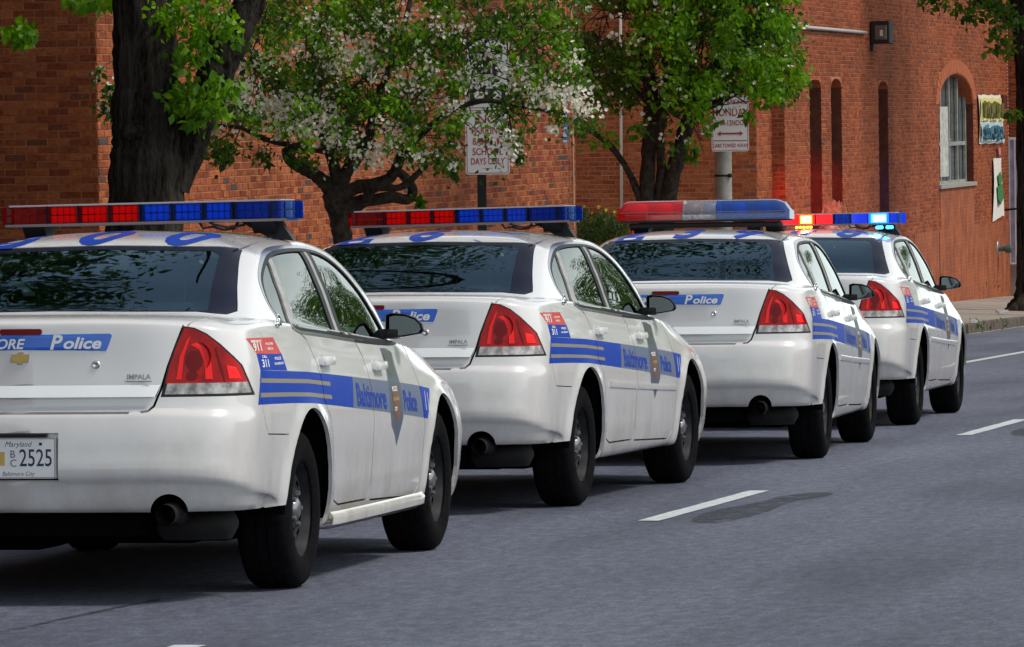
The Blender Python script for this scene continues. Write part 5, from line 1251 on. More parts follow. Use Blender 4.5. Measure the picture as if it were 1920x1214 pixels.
# ================================================================ trees, shrubs, signs
from mathutils import noise as MN
BARK = noisy(mat('dark_bark', (.04, .035, .03), .95, spec=.05), (.010, .008, .007), (.048, .041, .036), 14, 10, bump=1.0, bscale=35)
def bark_mat(name, lo, hi, fr=16):
    m = mat(name, lo, .95, spec=.08); L = m.node_tree.links; tc = N(m, 'ShaderNodeTexCoord'); mp = N(m, 'ShaderNodeMapping'); mp.inputs['Scale'].default_value = (1, 1, .10); L.new(tc.outputs['Object'], mp.inputs[0])
    n1 = N(m, 'ShaderNodeTexNoise'); n1.inputs['Scale'].default_value = fr; n1.inputs['Detail'].default_value = 8; n1.inputs['Roughness'].default_value = .65; L.new(mp.outputs[0], n1.inputs['Vector'])
    mp2 = N(m, 'ShaderNodeMapping'); mp2.inputs['Scale'].default_value = (1, 1, .35); L.new(tc.outputs['Object'], mp2.inputs[0]); n2 = N(m, 'ShaderNodeTexNoise'); n2.inputs['Scale'].default_value = fr * 3.5; n2.inputs['Detail'].default_value = 5; L.new(mp2.outputs[0], n2.inputs['Vector'])
    ad = N(m, 'ShaderNodeMath', operation='MULTIPLY_ADD'); ad.inputs[1].default_value = .35; L.new(n2.outputs['Fac'], ad.inputs[0]); L.new(n1.outputs['Fac'], ad.inputs[2])
    r = ramp(m, [(.52, lo), (.66, tuple((a + b) / 2 for a, b in zip(lo, hi))), (.82, hi)]); L.new(ad.outputs[0], r.inputs[0]); L.new(r.outputs[0], bsdf(m).inputs['Base Color'])
    bp = N(m, 'ShaderNodeBump'); bp.inputs['Strength'].default_value = 1.0; bp.inputs['Distance'].default_value = .05; L.new(ad.outputs[0], bp.inputs['Height']); L.new(bp.outputs[0], bsdf(m).inputs['Normal']); return m
BARK = bark_mat('dark_furrowed_bark', (.006, .005, .0045), (.058, .049, .041))
BARK2 = noisy(mat('grey_brown_bark', (.06, .05, .045), .95, spec=.1), (.022, .017, .014), (.065, .052, .043), 20, 8, bump=.8, bscale=60)
def leaf_mat(name, stops, tr=.45):
    m = mat(name, stops[0][1], .5, spec=.35); L = m.node_tree.links; g = N(m, 'ShaderNodeNewGeometry'); r0 = ramp(m, stops); L.new(g.outputs['Random Per Island'], r0.inputs[0])
    nz = N(m, 'ShaderNodeTexNoise'); nz.inputs['Scale'].default_value = 2.4; nz.inputs['Detail'].default_value = 3; L.new(g.outputs['Position'], nz.inputs['Vector']); rn = ramp(m, [(.35, (.62, .62, .55)), (.65, (1.25, 1.2, 1.1))]); L.new(nz.outputs['Fac'], rn.inputs[0])
    r = N(m, 'ShaderNodeMixRGB', blend_type='MULTIPLY'); r.inputs[0].default_value = 1; L.new(r0.outputs[0], r.inputs[1]); L.new(rn.outputs[0], r.inputs[2]); L.new(r.outputs[0], bsdf(m).inputs['Base Color'])
    t = N(m, 'ShaderNodeBsdfTranslucent'); hs = N(m, 'ShaderNodeHueSaturation'); hs.inputs['Value'].default_value = 1.25; hs.inputs['Saturation'].default_value = 1.1; L.new(r.outputs[0], hs.inputs['Color']); L.new(hs.outputs[0], t.inputs[0])
    mx = N(m, 'ShaderNodeMixShader'); mx.inputs[0].default_value = tr; L.new(bsdf(m).outputs[0], mx.inputs[1]); L.new(t.outputs[0], mx.inputs[2]); L.new(mx.outputs[0], m.node_tree.nodes['Material Output'].inputs[0]); return m
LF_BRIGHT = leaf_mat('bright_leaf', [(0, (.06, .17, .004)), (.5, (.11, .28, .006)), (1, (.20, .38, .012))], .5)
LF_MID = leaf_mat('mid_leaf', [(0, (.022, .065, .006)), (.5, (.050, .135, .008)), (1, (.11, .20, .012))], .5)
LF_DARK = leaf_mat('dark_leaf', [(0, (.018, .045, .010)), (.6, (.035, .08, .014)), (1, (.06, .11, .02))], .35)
PETAL = leaf_mat('blossom_petal', [(0, (.72, .70, .66)), (.5, (.84, .84, .80)), (1, (.86, .78, .74))], .35)
PETALP = leaf_mat('pink_petal', [(0, (.70, .40, .42)), (.5, (.78, .62, .62)), (1, (.80, .75, .74))], .3)
YEL = leaf_mat('yellow_petal', [(0, (.60, .45, .02)), (1, (.70, .60, .08))], .3)
rng = np.random.default_rng(11)
def leaves(name, pts, size, m, parent, droop=.5, aspect=.62, kind='stuff', up=None):
    """one small folded leaf (two triangles) per point"""
    P = np.array([tuple(p) for p in pts], float); n = len(P)
    if n == 0: return None
    d = rng.normal(size=(n, 3)); d[:, 2] -= droop; d /= np.linalg.norm(d, axis=1)[:, None]
    q = rng.normal(size=(n, 3)); s = np.cross(d, q); s /= np.linalg.norm(s, axis=1)[:, None]; nn = np.cross(s, d)
    L = (size * rng.uniform(.45, 1.4, n))[:, None]; w = L * aspect * .5; f = L * .12
    V = np.empty((n, 4, 3)); V[:, 0] = P; V[:, 1] = P + d * L * .45 + s * w + nn * f; V[:, 2] = P + d * L; V[:, 3] = P + d * L * .45 - s * w + nn * f
    b = np.arange(n) * 4; F = np.stack([np.stack([b, b + 1, b + 2], 1), np.stack([b, b + 2, b + 3], 1)], 1).reshape(-1, 3)
    me = bpy.data.meshes.new(name); me.vertices.add(4 * n); me.vertices.foreach_set('co', V.reshape(-1)); me.loops.add(F.size); me.loops.foreach_set('vertex_index', F.reshape(-1).astype(np.int32))
    me.polygons.add(len(F)); me.polygons.foreach_set('loop_start', np.arange(0, F.size, 3, dtype=np.int32)); me.materials.append(m); me.update(calc_edges=True); me.validate()
    o = bpy.data.objects.new(name, me); link(o, parent)
    if kind: o['kind'] = kind
    return o
def blossoms(name, pts, size, m, parent):
    """five petals round each point"""
    V = []; F = []
    for p in pts:
        p = Vector(p); n = Vector(rng.normal(size=3)); n.y -= 1.2; n.normalize(); u = n.orthogonal().normalized(); v = n.cross(u); s = size * rng.uniform(.7, 1.2); a0 = rng.uniform(0, 6)
        b = len(V); V.append(p)
        for k in range(5):
            a = a0 + k * 1.2566; c = p + (u * math.cos(a) + v * math.sin(a)) * s + n * s * .25
            c2 = p + (u * math.cos(a + .75) + v * math.sin(a + .75)) * s * .72 + n * s * .2
            V += [c, c2]
        F += [(b, b + 1 + 2 * k, b + 2 + 2 * k) for k in range(5)] + [(b, b + 2 + 2 * k, b + 1 + (2 * k + 2) % 10) for k in range(5)]
    o = meshobj(name, V, F, m, parent); o['kind'] = 'stuff'; return o
def limb(name, pts, m, parent, n=12, sub=4, rough=.06, ridges=0, seed=0):
    """tapered branch through (position, radius) pairs with bark relief"""
    C = hermite(np.array([[tuple(p) + (r,)] for p, r in pts])[:, 0][:, None, :3].repeat(1, 1), [sub] * (len(pts) - 1), .7)[:, 0]
    rr = np.interp(np.linspace(0, len(pts) - 1, len(C)), range(len(pts)), [r for _, r in pts]); V = []; F = []; ref = Vector((1, 0, 0))
    for i in range(len(C)):
        t = Vector(C[min(i + 1, len(C) - 1)]) - Vector(C[max(i - 1, 0)]); t.normalize(); u = ref - t * ref.dot(t)
        u = u.normalized() if u.length > 1e-3 else t.orthogonal().normalized(); w = t.cross(u); ref = u
        for k in range(n):
            a = 2 * math.pi * k / n; dirv = u * math.cos(a) + w * math.sin(a); p = Vector(C[i])
            q = p + dirv * rr[i]; dn = MN.noise(q * (2.2 / max(rr[i], .02) * .25) + Vector((seed, 0, 0))) * rough * 2
            if ridges: dn += abs(MN.noise(Vector((a * ridges + MN.noise(q * 3) * 1.0, i * .09 + seed, 0)))) * .16 - .05
            V.append(p + dirv * rr[i] * (1 + dn))
    for i in range(len(C) - 1):
        for k in range(n): a, b = i * n + k, i * n + (k + 1) % n; F.append((a, b, b + n, a + n))
    F.append(tuple((len(C) - 1) * n + k for k in range(n)))
    return meshobj(name, V, F, m, parent, True)
def pl(lst, D, dd=0):
    """points given where they are seen, at distance D (m), radius in photo pixels"""
    out = []
    for q in lst:
        x, y, r = q[:3]; d = D + (q[3] if len(q) > 3 else 0); out.append((W(x, y, d), r * d / FPX))
    return out
def region_pts(poly, D, n, depth, hole=.0, scale=1.1, clump=.10, per=9, seed=0, extra=None):
    """twig-end clumps of points scattered through a crown with this outline"""
    xs = [p[0] for p in poly]; ys = [p[1] for p in poly]; out = []; tries = 0
    while len(out) < n and tries < n * 30:
        tries += 1
        x, y = rng.uniform(min(xs), max(xs)), rng.uniform(min(ys), max(ys))
        if not inpoly((x, y), poly): continue
        d = D + rng.uniform(-depth, depth); p = W(x, y, d)
        if MN.noise(Vector((x * .016 * scale + seed, y * .016 * scale, 0))) + .35 * MN.noise(p * 3.1) < hole: continue
        out += [p + Vector(rng.normal(size=3)) * clump * rng.uniform(.3, 1.0) for _ in range(per)]
    return out
def twigs(name, pts, m, parent, n, seedv=0, r=.006):
    k = MB()
    for i in range(n):
        a = Vector(pts[rng.integers(len(pts))]); d = Vector(rng.normal(size=3)); d.z += .4; d.normalize(); L = rng.uniform(.15, .45)
        b = a + d * L * .5 + Vector(rng.normal(size=3)) * .03; c = a + d * L + Vector(rng.normal(size=3)) * .05; k.tube([a - d * L * .5, a, b, c], [r, r * .9, r * .7, r * .4], 4, False)
    o = k.obj(name, m, parent); o['kind'] = 'stuff'; return o
def basept(p): return Vector((p.x, p.y, .15))
# ---- 1 the big old trunk
T1 = empty('big_tree'); tag(T1, 'thick dark furrowed trunk of a big old tree behind the nearest sedan', 'tree'); D1 = 41.6
tr1 = [(268, 790, 92), (270, 700, 84), (272, 560, 76), (273, 450, 74), (274, 375, 72), (277, 300, 70), (276, 230, 66), (274, 140, 60), (270, 50, 57), (268, -60, 55), (262, -400, 50), (250, -900, 42), (262, -1500, 30)]
limb('trunk', pl(tr1, D1), BARK, T1, 72, 8, .04, 7, 1)
limb('limb', pl([(318, 350, 40, .05), (342, 290, 40, .05), (366, 235, 36, .0), (390, 185, 33), (404, 140, 36), (424, 95, 32), (452, 40, 29), (482, -30, 27), (540, -200, 24), (640, -500, 20), (720, -900, 12)], D1), BARK, T1, 40, 6, .07, 5, 2)
limb('burl', pl([(385, 105, 8), (388, 88, 20), (392, 72, 22), (398, 58, 10)], D1 - .1), BARK, T1, 16, 4, .2)
limb('burl', pl([(252, 262, 10, -.24), (250, 246, 26, -.24), (250, 232, 10, -.24)], D1), BARK, T1, 16, 4, .2)
for s_ in range(9):
    a = s_ * .7; b_ = W(265, -500 - s_ * 110, D1); q = b_ + Vector((math.cos(a) * 2.2, math.sin(a) * 2.6, 1.2)); r_ = b_ + Vector((math.cos(a) * 4.6, math.sin(a) * 5.5, 2.0 + s_ * .25))
    limb('branch', [(b_, .13), (q, .09), (r_, .03)], BARK, T1, 8, 5, .08)
def ell(c, r, n, per, clump, hole=-.05, sc=.35):
    out = []
    while len(out) < n:
        v = rng.normal(size=3); v /= np.linalg.norm(v); v *= rng.uniform(.35, 1) ** .5; p = Vector((c[0] + v[0] * r[0], c[1] + v[1] * r[1], c[2] + v[2] * r[2]))
        if MN.noise(p * sc) < hole: continue
        out += [p + Vector(rng.normal(size=3)) * clump for _ in range(per)]
    return out
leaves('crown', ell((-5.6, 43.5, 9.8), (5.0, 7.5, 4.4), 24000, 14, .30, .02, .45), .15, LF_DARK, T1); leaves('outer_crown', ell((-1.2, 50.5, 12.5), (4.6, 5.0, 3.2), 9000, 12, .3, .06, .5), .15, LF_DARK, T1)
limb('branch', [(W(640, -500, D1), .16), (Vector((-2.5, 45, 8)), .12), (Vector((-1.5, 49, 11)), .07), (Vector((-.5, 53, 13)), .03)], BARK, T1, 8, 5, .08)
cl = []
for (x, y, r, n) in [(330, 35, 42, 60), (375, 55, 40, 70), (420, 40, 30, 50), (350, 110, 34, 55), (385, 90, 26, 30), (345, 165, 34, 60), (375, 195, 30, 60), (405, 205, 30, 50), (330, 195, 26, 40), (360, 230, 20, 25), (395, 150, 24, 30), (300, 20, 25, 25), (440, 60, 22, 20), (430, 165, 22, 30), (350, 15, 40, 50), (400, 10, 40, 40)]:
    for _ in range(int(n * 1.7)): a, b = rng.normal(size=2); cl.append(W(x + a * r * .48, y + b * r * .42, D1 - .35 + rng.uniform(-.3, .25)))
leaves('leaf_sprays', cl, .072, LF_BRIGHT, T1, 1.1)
cl = []
for (x, y, r, n) in [(12, 62, 16, 25), (40, 55, 22, 60), (62, 62, 16, 30), (45, 75, 20, 35), (150, 8, 22, 30), (190, 6, 24, 35), (125, 2, 14, 14), (215, 10, 12, 10)]:
    for _ in range(n): a, b = rng.normal(size=2); cl.append(W(x + a * r * .5, y + b * r * .34, D1 + 1.0 + rng.uniform(-.3, .3)))
leaves('leaf_sprays', cl, .085, LF_BRIGHT, T1, .8)
k = MB(); k.tube([W(-40, 74, 42.6), W(10, 70, 42.6), W(60, 62, 42.6)], [.012, .009, .005], 6); k.tube([W(140, -30, 42.6), W(170, 0, 42.6), W(200, 10, 42.6)], [.012, .009, .005], 6); k.obj('twigs', BARK2, T1)['kind'] = 'stuff'
# ---- 2 the blossoming tree
T2 = empty('blossoming_tree'); tag(T2, 'twisted small tree full of white blossom before the brick wall', 'tree'); D2 = 47.6
def LB(pts, D, par, m=BARK2, n=10, nm='branch'): return limb(nm, pl(pts, D), m, par, n, 5, .10)
LB([(652, 745, 26), (650, 600, 22), (648, 500, 20), (641, 440, 19), (634, 405, 18), (628, 372, 21), (636, 350, 20)], D2, T2, n=16, nm='trunk')
for b_ in ([(630, 372, 16), (612, 345, 14), (590, 328, 12), (560, 312, 11), (543, 298, 11), (538, 284, 9), (556, 276, 8), (590, 280, 7), (612, 286, 5)],
           [(632, 360, 16), (648, 325, 13), (668, 298, 11), (690, 262, 9), (702, 200, 8, -.2), (730, 130, 6, -.3), (760, 40, 5, -.3), (780, -60, 4)],
           [(634, 352, 13), (626, 310, 11), (608, 260, 9, .2), (570, 200, 8, .4), (520, 150, 6, .5), (470, 90, 5, .5), (440, 20, 4, .5)],
           [(640, 368, 15), (668, 352, 13), (700, 346, 12), (728, 336, 11), (742, 318, 10), (752, 296, 9), (780, 262, 7, -.2), (830, 220, 6, -.3), (900, 190, 5, -.4), (980, 200, 4, -.4), (1060, 215, 3, -.4)],
           [(642, 392, 13), (664, 380, 12), (700, 375, 11), (735, 370, 11), (768, 373, 9), (774, 356, 9), (762, 336, 9), (748, 322, 8)],
           [(642, 404, 12), (672, 388, 10), (706, 352, 8, -.3), (750, 352, 7, -.4), (800, 310, 5, -.5)],
           [(668, 298, 9), (640, 250, 7, -.4), (600, 180, 6, -.5), (590, 90, 5, -.5), (620, 10, 4, -.5)],
           [(700, 210, 7), (770, 160, 6, .3), (840, 110, 5, .5), (920, 60, 4, .6), (1000, 30, 3, .6)],
           [(560, 276, 6), (500, 262, 5, -.2), (450, 240, 4, -.3), (400, 235, 3, -.3)]): LB(b_, D2, T2)
polyA = [(372, 300), (385, 200), (372, 120), (395, 40), (430, -130), (1090, -150), (1100, 60), (1085, 110), (1135, 180), (1128, 235), (1050, 262), (1010, 232), (985, 300), (930, 322), (880, 296), (856, 330), (815, 318), (770, 306), (700, 318), (610, 332), (560, 305), (500, 296), (440, 268), (425, 300)]
KEEP = [([(1196, 60), (1240, 60), (1240, 400), (1196, 400)], .72), ([(1255, 400), (1285, 240), (1318, 190), (1330, 200), (1290, 400)], .7), ([(1230, 160), (1262, 160), (1262, 400), (1230, 400)], .5), ([(872, 214), (958, 214), (958, 332), (872, 332)], .80), ([(872, 66), (958, 66), (958, 214), (872, 214)], .6), ([(1330, 176), (1410, 176), (1410, 290), (1330, 290)], .93), ([(1048, 228), (1066, 228), (1066, 272), (1048, 272)], .95)]
def thin(P):
    out = []
    for p in P:
        v = p - Vector((0, 0, CAM_H)); k = v.dot(_F); x = 960 + FPX * v.dot(_R) / k; y = 607 - FPX * v.dot(_U) / k
        if any(inpoly((x, y), q) and rng.random() < w for q, w in KEEP): continue
        out.append(p)
    return out
pA = thin(region_pts(polyA, D2, 19000, 1.15, .0, 1.1, .07, 9, 2))
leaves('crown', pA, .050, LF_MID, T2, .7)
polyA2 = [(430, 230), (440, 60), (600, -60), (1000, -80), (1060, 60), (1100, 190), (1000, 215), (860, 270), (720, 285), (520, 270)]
pA2 = thin(region_pts(polyA2, D2 - .5, 6500, .9, .06, 1.5, .06, 8, 5)); leaves('sunlit_leaves', pA2, .056, LF_BRIGHT, T2, .8)  # front layer in a brighter leaf colour, sunlight put into the tone
bl = []
for (x, y, rx, ry, n) in [(455, 180, 40, 40, 150), (440, 110, 26, 30, 60), (510, 205, 45, 28, 180), (570, 200, 50, 30, 240), (560, 240, 60, 22, 170), (620, 225, 30, 30, 100), (630, 110, 40, 40, 150), (680, 95, 30, 30, 70), (690, 130, 30, 20, 60), (700, 290, 40, 24, 90), (640, 265, 40, 20, 90), (740, 250, 40, 30, 70), (760, 160, 40, 30, 60), (800, 120, 30, 30, 50), (885, 150, 45, 25, 130), (960, 140, 40, 22, 110), (1010, 170, 40, 25, 90), (1060, 180, 45, 22, 130), (1095, 205, 30, 18, 60), (915, 105, 30, 18, 60), (850, 205, 40, 20, 60), (950, 265, 26, 22, 60), (965, 290, 18, 12, 25), (500, 120, 30, 30, 50), (600, 40, 50, 30, 50), (720, 40, 60, 30, 60), (840, 50, 60, 25, 60), (1040, 245, 18, 10, 22), (850, 312, 12, 8, 16), (1075, 120, 25, 12, 45), (560, 100, 30, 30, 40), (780, 290, 30, 14, 40)]:
    for _ in range(int(n * 1.25)): a, b = rng.normal(size=2); bl.append(W(x + a * rx * .55, y + b * ry * .55, D2 - .75 + rng.uniform(-.35, .4)))
pB = region_pts(polyA, D2 - .3, 700, .8, 0, 2.2, .05, 3, 9); blossoms('blossom', thin(bl + pB), .0195, PETAL, T2)
twigs('twigs', region_pts([(430, 250), (440, 40), (1080, 20), (1060, 200), (860, 250), (700, 270)], D2, 800, .9, .0, 1, .05, 2, 3), BARK2, T2, 420)
wh = []
for (x, y, r, n) in [(190, 128, 10, 14), (188, 205, 14, 18), (208, 170, 16, 30), (205, 215, 12, 20), (182, 145, 9, 12), (200, 190, 12, 22)]:
    for _ in range(n): a, b = rng.normal(size=2); wh.append(W(x + a * r * .55, y + b * r * .55, D2 - .2))
leaves('leaf_sprays', wh, .07, LF_MID, T2); blossoms('blossom', wh[::2], .02, PETAL, T2)
low = []
for (x, y, r, n) in [(372, 268, 10, 8), (378, 282, 8, 8), (415, 282, 16, 26), (420, 295, 10, 12), (484, 288, 12, 12), (500, 300, 10, 10), (540, 302, 8, 8), (438, 278, 14, 14), (782, 372, 9, 16), (790, 378, 6, 8), (850, 318, 9, 12), (975, 292, 10, 16)]:
    for _ in range(n): a, b = rng.normal(size=2); low.append(W(x + a * r * .55, y + b * r * .55, D2 - .6))
leaves('leaf_sprays', low, .075, LF_MID, T2, 1.2)
# ---- 3 the bright green tree
T3 = empty('green_tree'); tag(T3, 'forked young tree with bright green leaves, left of the grey pole', 'tree'); D3 = 61.6
for b_ in ([(1218, 640, 18), (1216, 470, 15), (1213, 380, 15), (1216, 300, 14), (1222, 220, 15), (1216, 140, 13), (1204, 60, 11), (1196, -60, 9), (1190, -260, 6)],
           [(1240, 640, 18), (1246, 470, 16), (1252, 375, 16), (1266, 312, 15), (1284, 250, 14), (1304, 190, 12), (1336, 130, 10, .3), (1372, 60, 8, .5), (1400, -40, 6, .5)],
           [(1236, 470, 9), (1234, 380, 9), (1240, 320, 9), (1238, 250, 8, -.3), (1250, 160, 7, -.4), (1262, 60, 6, -.4), (1270, -80, 4, -.4)],
           [(1214, 470, 8), (1204, 395, 7), (1192, 352, 7), (1170, 308, 6), (1140, 270, 6, -.2), (1105, 244, 5, -.3), (1075, 228, 4, -.3)],
           [(1222, 200, 9), (1190, 160, 7, .3), (1150, 110, 6, .5), (1110, 60, 4, .6)], [(1296, 210, 9), (1350, 190, 7, -.3), (1400, 165, 6, -.4), (1450, 155, 5, -.4), (1495, 148, 3, -.4)], [(1330, 140, 7), (1400, 100, 6, .2), (1460, 60, 4, .3)]): LB(b_, D3, T3, n=10, nm='trunk' if b_[0][1] == 640 else 'branch')
polyB = [(1082, -140), (1086, 20), (1062, 120), (1120, 205), (1180, 215), (1185, 255), (1230, 250), (1262, 300), (1300, 300), (1306, 262), (1332, 240), (1352, 200), (1400, 226), (1412, 170), (1470, 196), (1498, 190), (1516, 150), (1486, 100), (1506, 50), (1500, 0), (1480, -140)]
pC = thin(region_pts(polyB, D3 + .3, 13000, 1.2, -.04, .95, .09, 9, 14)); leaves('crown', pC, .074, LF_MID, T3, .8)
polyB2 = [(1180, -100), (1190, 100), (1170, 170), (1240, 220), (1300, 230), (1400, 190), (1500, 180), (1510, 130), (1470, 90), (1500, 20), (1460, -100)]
pC2 = thin(region_pts(polyB2, D3 - .8, 10500, .9, .0, 1.3, .09, 9, 17)); leaves('sunlit_leaves', pC2, .074, LF_BRIGHT, T3, .9)  # sunlit face of the crown made by the brighter leaf colour
pD = region_pts(polyB, D3 - .9, 420, .6, 0, 2.0, .06, 3, 21); blossoms('blossom', pD, .026, PETAL, T3); twigs('twigs', region_pts([(1110, 160), (1110, 0), (1460, 0), (1460, 150), (1300, 230)], D3, 600, .9, .0, 1, .05, 2, 3), BARK2, T3, 300, 0, .008)
sp = []
for (x, y, r, n) in [(1298, 282, 14, 40), (1330, 232, 14, 30), (1404, 215, 12, 26), (1500, 102, 10, 18), (1196, 240, 16, 26), (1140, 262, 14, 22), (1110, 268, 12, 14)]:
    for _ in range(n): a, b = rng.normal(size=2); sp.append(W(x + a * r * .5, y + b * r * .6, D3 - .7))
leaves('leaf_sprays', sp, .085, LF_BRIGHT, T3, 1.4)
# ---- 4 the tree at the right edge
T4 = empty('roadside_tree'); tag(T4, 'dark tree trunk with flared foot cut by the right edge of the picture', 'tree'); D4 = 93.7
limb('trunk', pl([(1934, 590, 62), (1934, 578, 46), (1935, 560, 36), (1936, 520, 31), (1937, 400, 30), (1936, 250, 30), (1932, 120, 30), (1926, 40, 31), (1916, -60, 28), (1900, -260, 20)], D4), BARK, T4, 28, 6, .06, 5, 3)
limb('root', pl([(1930, 560, 18, -.2), (1905, 580, 12, -.35), (1878, 590, 4, -.45)], D4), BARK, T4, 10, 4, .1)
limb('branch', pl([(1920, 60, 14), (1880, 30, 9), (1820, -10, 6), (1760, -40, 4)], D4), BARK, T4, 8, 4, .1)
sp = []
for (x, y, r, n) in [(1760, 4, 24, 50), (1800, 14, 24, 60), (1850, 10, 30, 80), (1880, 28, 28, 90), (1868, 62, 20, 50), (1890, 88, 18, 60), (1860, 92, 12, 20), (1905, 40, 20, 60), (1738, 0, 12, 14), (1820, 34, 16, 24), (1896, 212, 10, 26), (1908, 216, 8, 16), (1830, -30, 60, 200), (1900, -60, 50, 200)]:
    for _ in range(n): a, b = rng.normal(size=2); sp.append(W(x + a * r * .5, y + b * r * .42, D4 - .6 + rng.uniform(-.7, .7)))
leaves('crown', sp, .13, LF_MID, T4, .6); leaves('high_crown', ell((9.3, 93.7, 9.0), (3.5, 3.6, 2.6), 5000, 10, .3), .18, LF_DARK, T4)
# ---- shrubs
SH = empty('yellow_shrub'); tag(SH, 'low shrub with yellow flowers under the dark recessed wall', 'shrub'); DS = 75
pp = region_pts([(1070, 470), (1076, 410), (1100, 398), (1130, 402), (1150, 410), (1172, 412), (1185, 470)], DS, 3600, .35, -.5, 1, .05, 6, 3); leaves('foliage', pp, .06, LF_DARK, SH, -.6, .3)
fl = [W(x, y, DS - .35) for x, y in [(1094, 388), (1122, 388), (1138, 395), (1150, 402), (1158, 398), (1108, 400), (1162, 408)] for _ in range(2)]
fl = [p + Vector(rng.normal(size=3)) * .012 for p in fl]; blossoms('flowers', fl, .024, YEL, SH)
kk = MB()
for x, y in [(1094, 388), (1122, 388), (1138, 395), (1158, 398)]: kk.tube([W(x + 3, 440, DS - .2), W(x, y + 3, DS - .3)], .004, 4)
kk.obj('stems', LF_DARK, SH)
AZ = empty('azalea_bush'); tag(AZ, 'pale arching twiggy bush with pink blossom seen through the gap round the flashing light bar', 'shrub'); DZ = 84
kk = MB()
for i in range(60):
    x0 = 1564 + rng.normal() * 5; s_ = rng.uniform(-24, 24); h_ = rng.uniform(374, 386); kk.tube([W(x0, 455, DZ), W(x0 + s_ * .35, h_ + 12, DZ), W(x0 + s_ * .7, h_ + abs(s_) * .25, DZ), W(x0 + s_, h_ + 12 + abs(s_) * .9, DZ)], [.014, .012, .010, .006], 5, False)
o = kk.obj('arching_twigs', noisy(mat('straw_twig', (.42, .30, .18), .9), (.25, .15, .09), (.55, .42, .28), 12), AZ); o['kind'] = 'stuff'
pz = region_pts([(1530, 445), (1536, 418), (1560, 414), (1590, 416), (1612, 445)], DZ - .3, 700, .3, -.5, 1, .05, 6, 3); blossoms('blossom', pz, .045, PETALP, AZ); leaves('foliage', [p + Vector((0, .2, 0)) for p in pz], .08, LF_DARK, AZ)
# ---- weeds at the kerb
WD = []
for (x, y) in [(1838, 618), (1846, 612), (1850, 606), (1828, 620), (1818, 624), (1872, 605), (1868, 612), (1842, 622), (1770, 648), (1782, 646)]:
    r = px_ray(x, y); kx = (.13 - CAM_H) / r.z; p = Vector((0, 0, CAM_H)) + r * kx
    for _ in range(5): WD.append(p + Vector((rng.normal() * .10, rng.normal() * .4, abs(rng.normal()) * .03)))
o = leaves('weeds', WD, .075, LF_MID, None, -1.2, .25)
WD = [wpt(x, y, -13.86, .02) + Vector(rng.normal(size=3)) * .06 for x, y in [(1866, 543), (1869, 538), (1846, 546)] for _ in range(7)]; o = leaves('wall_weeds', WD, .07, LF_MID, None, -1.2, .3)
# ---- trees across the street, seen only as reflections in the car windows
o = empty('far_side_trees'); tag(o, 'row of leafy street trees across the road, mirrored in the side windows', 'trees')
pts_ = []; base_ = []
for i in range(18):
    t = 62 + i * 11; u = 11.5 + (i % 3) * 1.6; h = 10 + (i * 37 % 7) * .6 + i * 1.05; p = S(u, t); base_.append(p)
    pts_ += ell((p.x, p.y, h * .62), (4.6, 6.0, h * .46), 3600, 10, .5, -.2, .3)
leaves('crowns', pts_, .36, LF_MID, o)
kk = MB()
for p in base_: kk.tube([p, p + Vector((0, 0, 5))], [.22, .14], 8)
kk.obj('trunks', BARK2, o)['kind'] = 'stuff'
FB_ = empty('row_building'); tag(FB_, 'long low dull brick building across the street, outside the picture on the right', 'building')  # unseen block, added as a dark band for the car sides to reflect
kk = MB()
for i in range(9):
    a, b = 30 + i * 26, 30 + i * 26 + 25.2; hh = 4.2 + (i * 5 % 3) * .8; kk.add([S(19 + (i % 2) * .5, t_, z_) for t_, z_ in ((a, 0), (b, 0), (b, hh), (a, hh))] + [S(29, t_, z_) for t_, z_ in ((a, 0), (b, 0), (b, hh), (a, hh))], [(0, 1, 2, 3), (4, 5, 6, 7), (3, 2, 6, 7), (0, 3, 7, 4), (1, 2, 6, 5)])
kk.obj('walls', noisy(mat('dull_brick_far', (.16, .07, .05), .9), (.09, .045, .035), (.17, .08, .055), .5, 8), FB_)
for i in range(9):
    for j in range(6):
        t_ = 32.5 + i * 26 + j * 4; k2 = MB(); k2.prism([(t_, 1.0), (t_ + 1.4, 1.0), (t_ + 1.4, 2.9), (t_, 2.9)], lambda a, z: S(18.96 + (i % 2) * .5, a, z), lambda a, z: S(19.1 + (i % 2) * .5, a, z)); k2.obj('window', PANE, FB_)
NB = empty('neighbour_building'); tag(NB, 'tall dark brick building on the left nearer the camera, outside the picture', 'building')  # added out of view to block sky light from the left wall
kk = MB(); kk.add([S(u, t_, z_) for u, t_ in ((-15.2, -20), (-15.2, 43.5), (-30, 43.5), (-30, -20)) for z_ in (0, 11)], [(0, 2, 3, 1), (2, 4, 5, 3), (4, 6, 7, 5), (6, 0, 1, 7), (1, 3, 5, 7)]); kk.obj('walls', bpy.data.materials['dull_brick_far'], NB)
for j in range(9):
    k2 = MB(); k2.prism([(-14 + j * 6, 1.4), (-12.4 + j * 6, 1.4), (-12.4 + j * 6, 3.4), (-14 + j * 6, 3.4)], lambda a, z: S(-15.17, a, z), lambda a, z: S(-15.3, a, z)); k2.obj('window', PANE, NB)
BK = empty('park_trees'); tag(BK, 'belt of trees behind the camera, seen only as reflections', 'trees')  # added out of view so the car rears have something to reflect
pts_ = []
for i in range(9): p = S(-34 + i * 9, -52 - (i % 2) * 4); pts_ += ell((p.x, p.y, 3.6), (5.2, 3.5, 3.4), 900, 9, .5, -.15, .4)
leaves('crowns', pts_, .42, LF_DARK, BK)
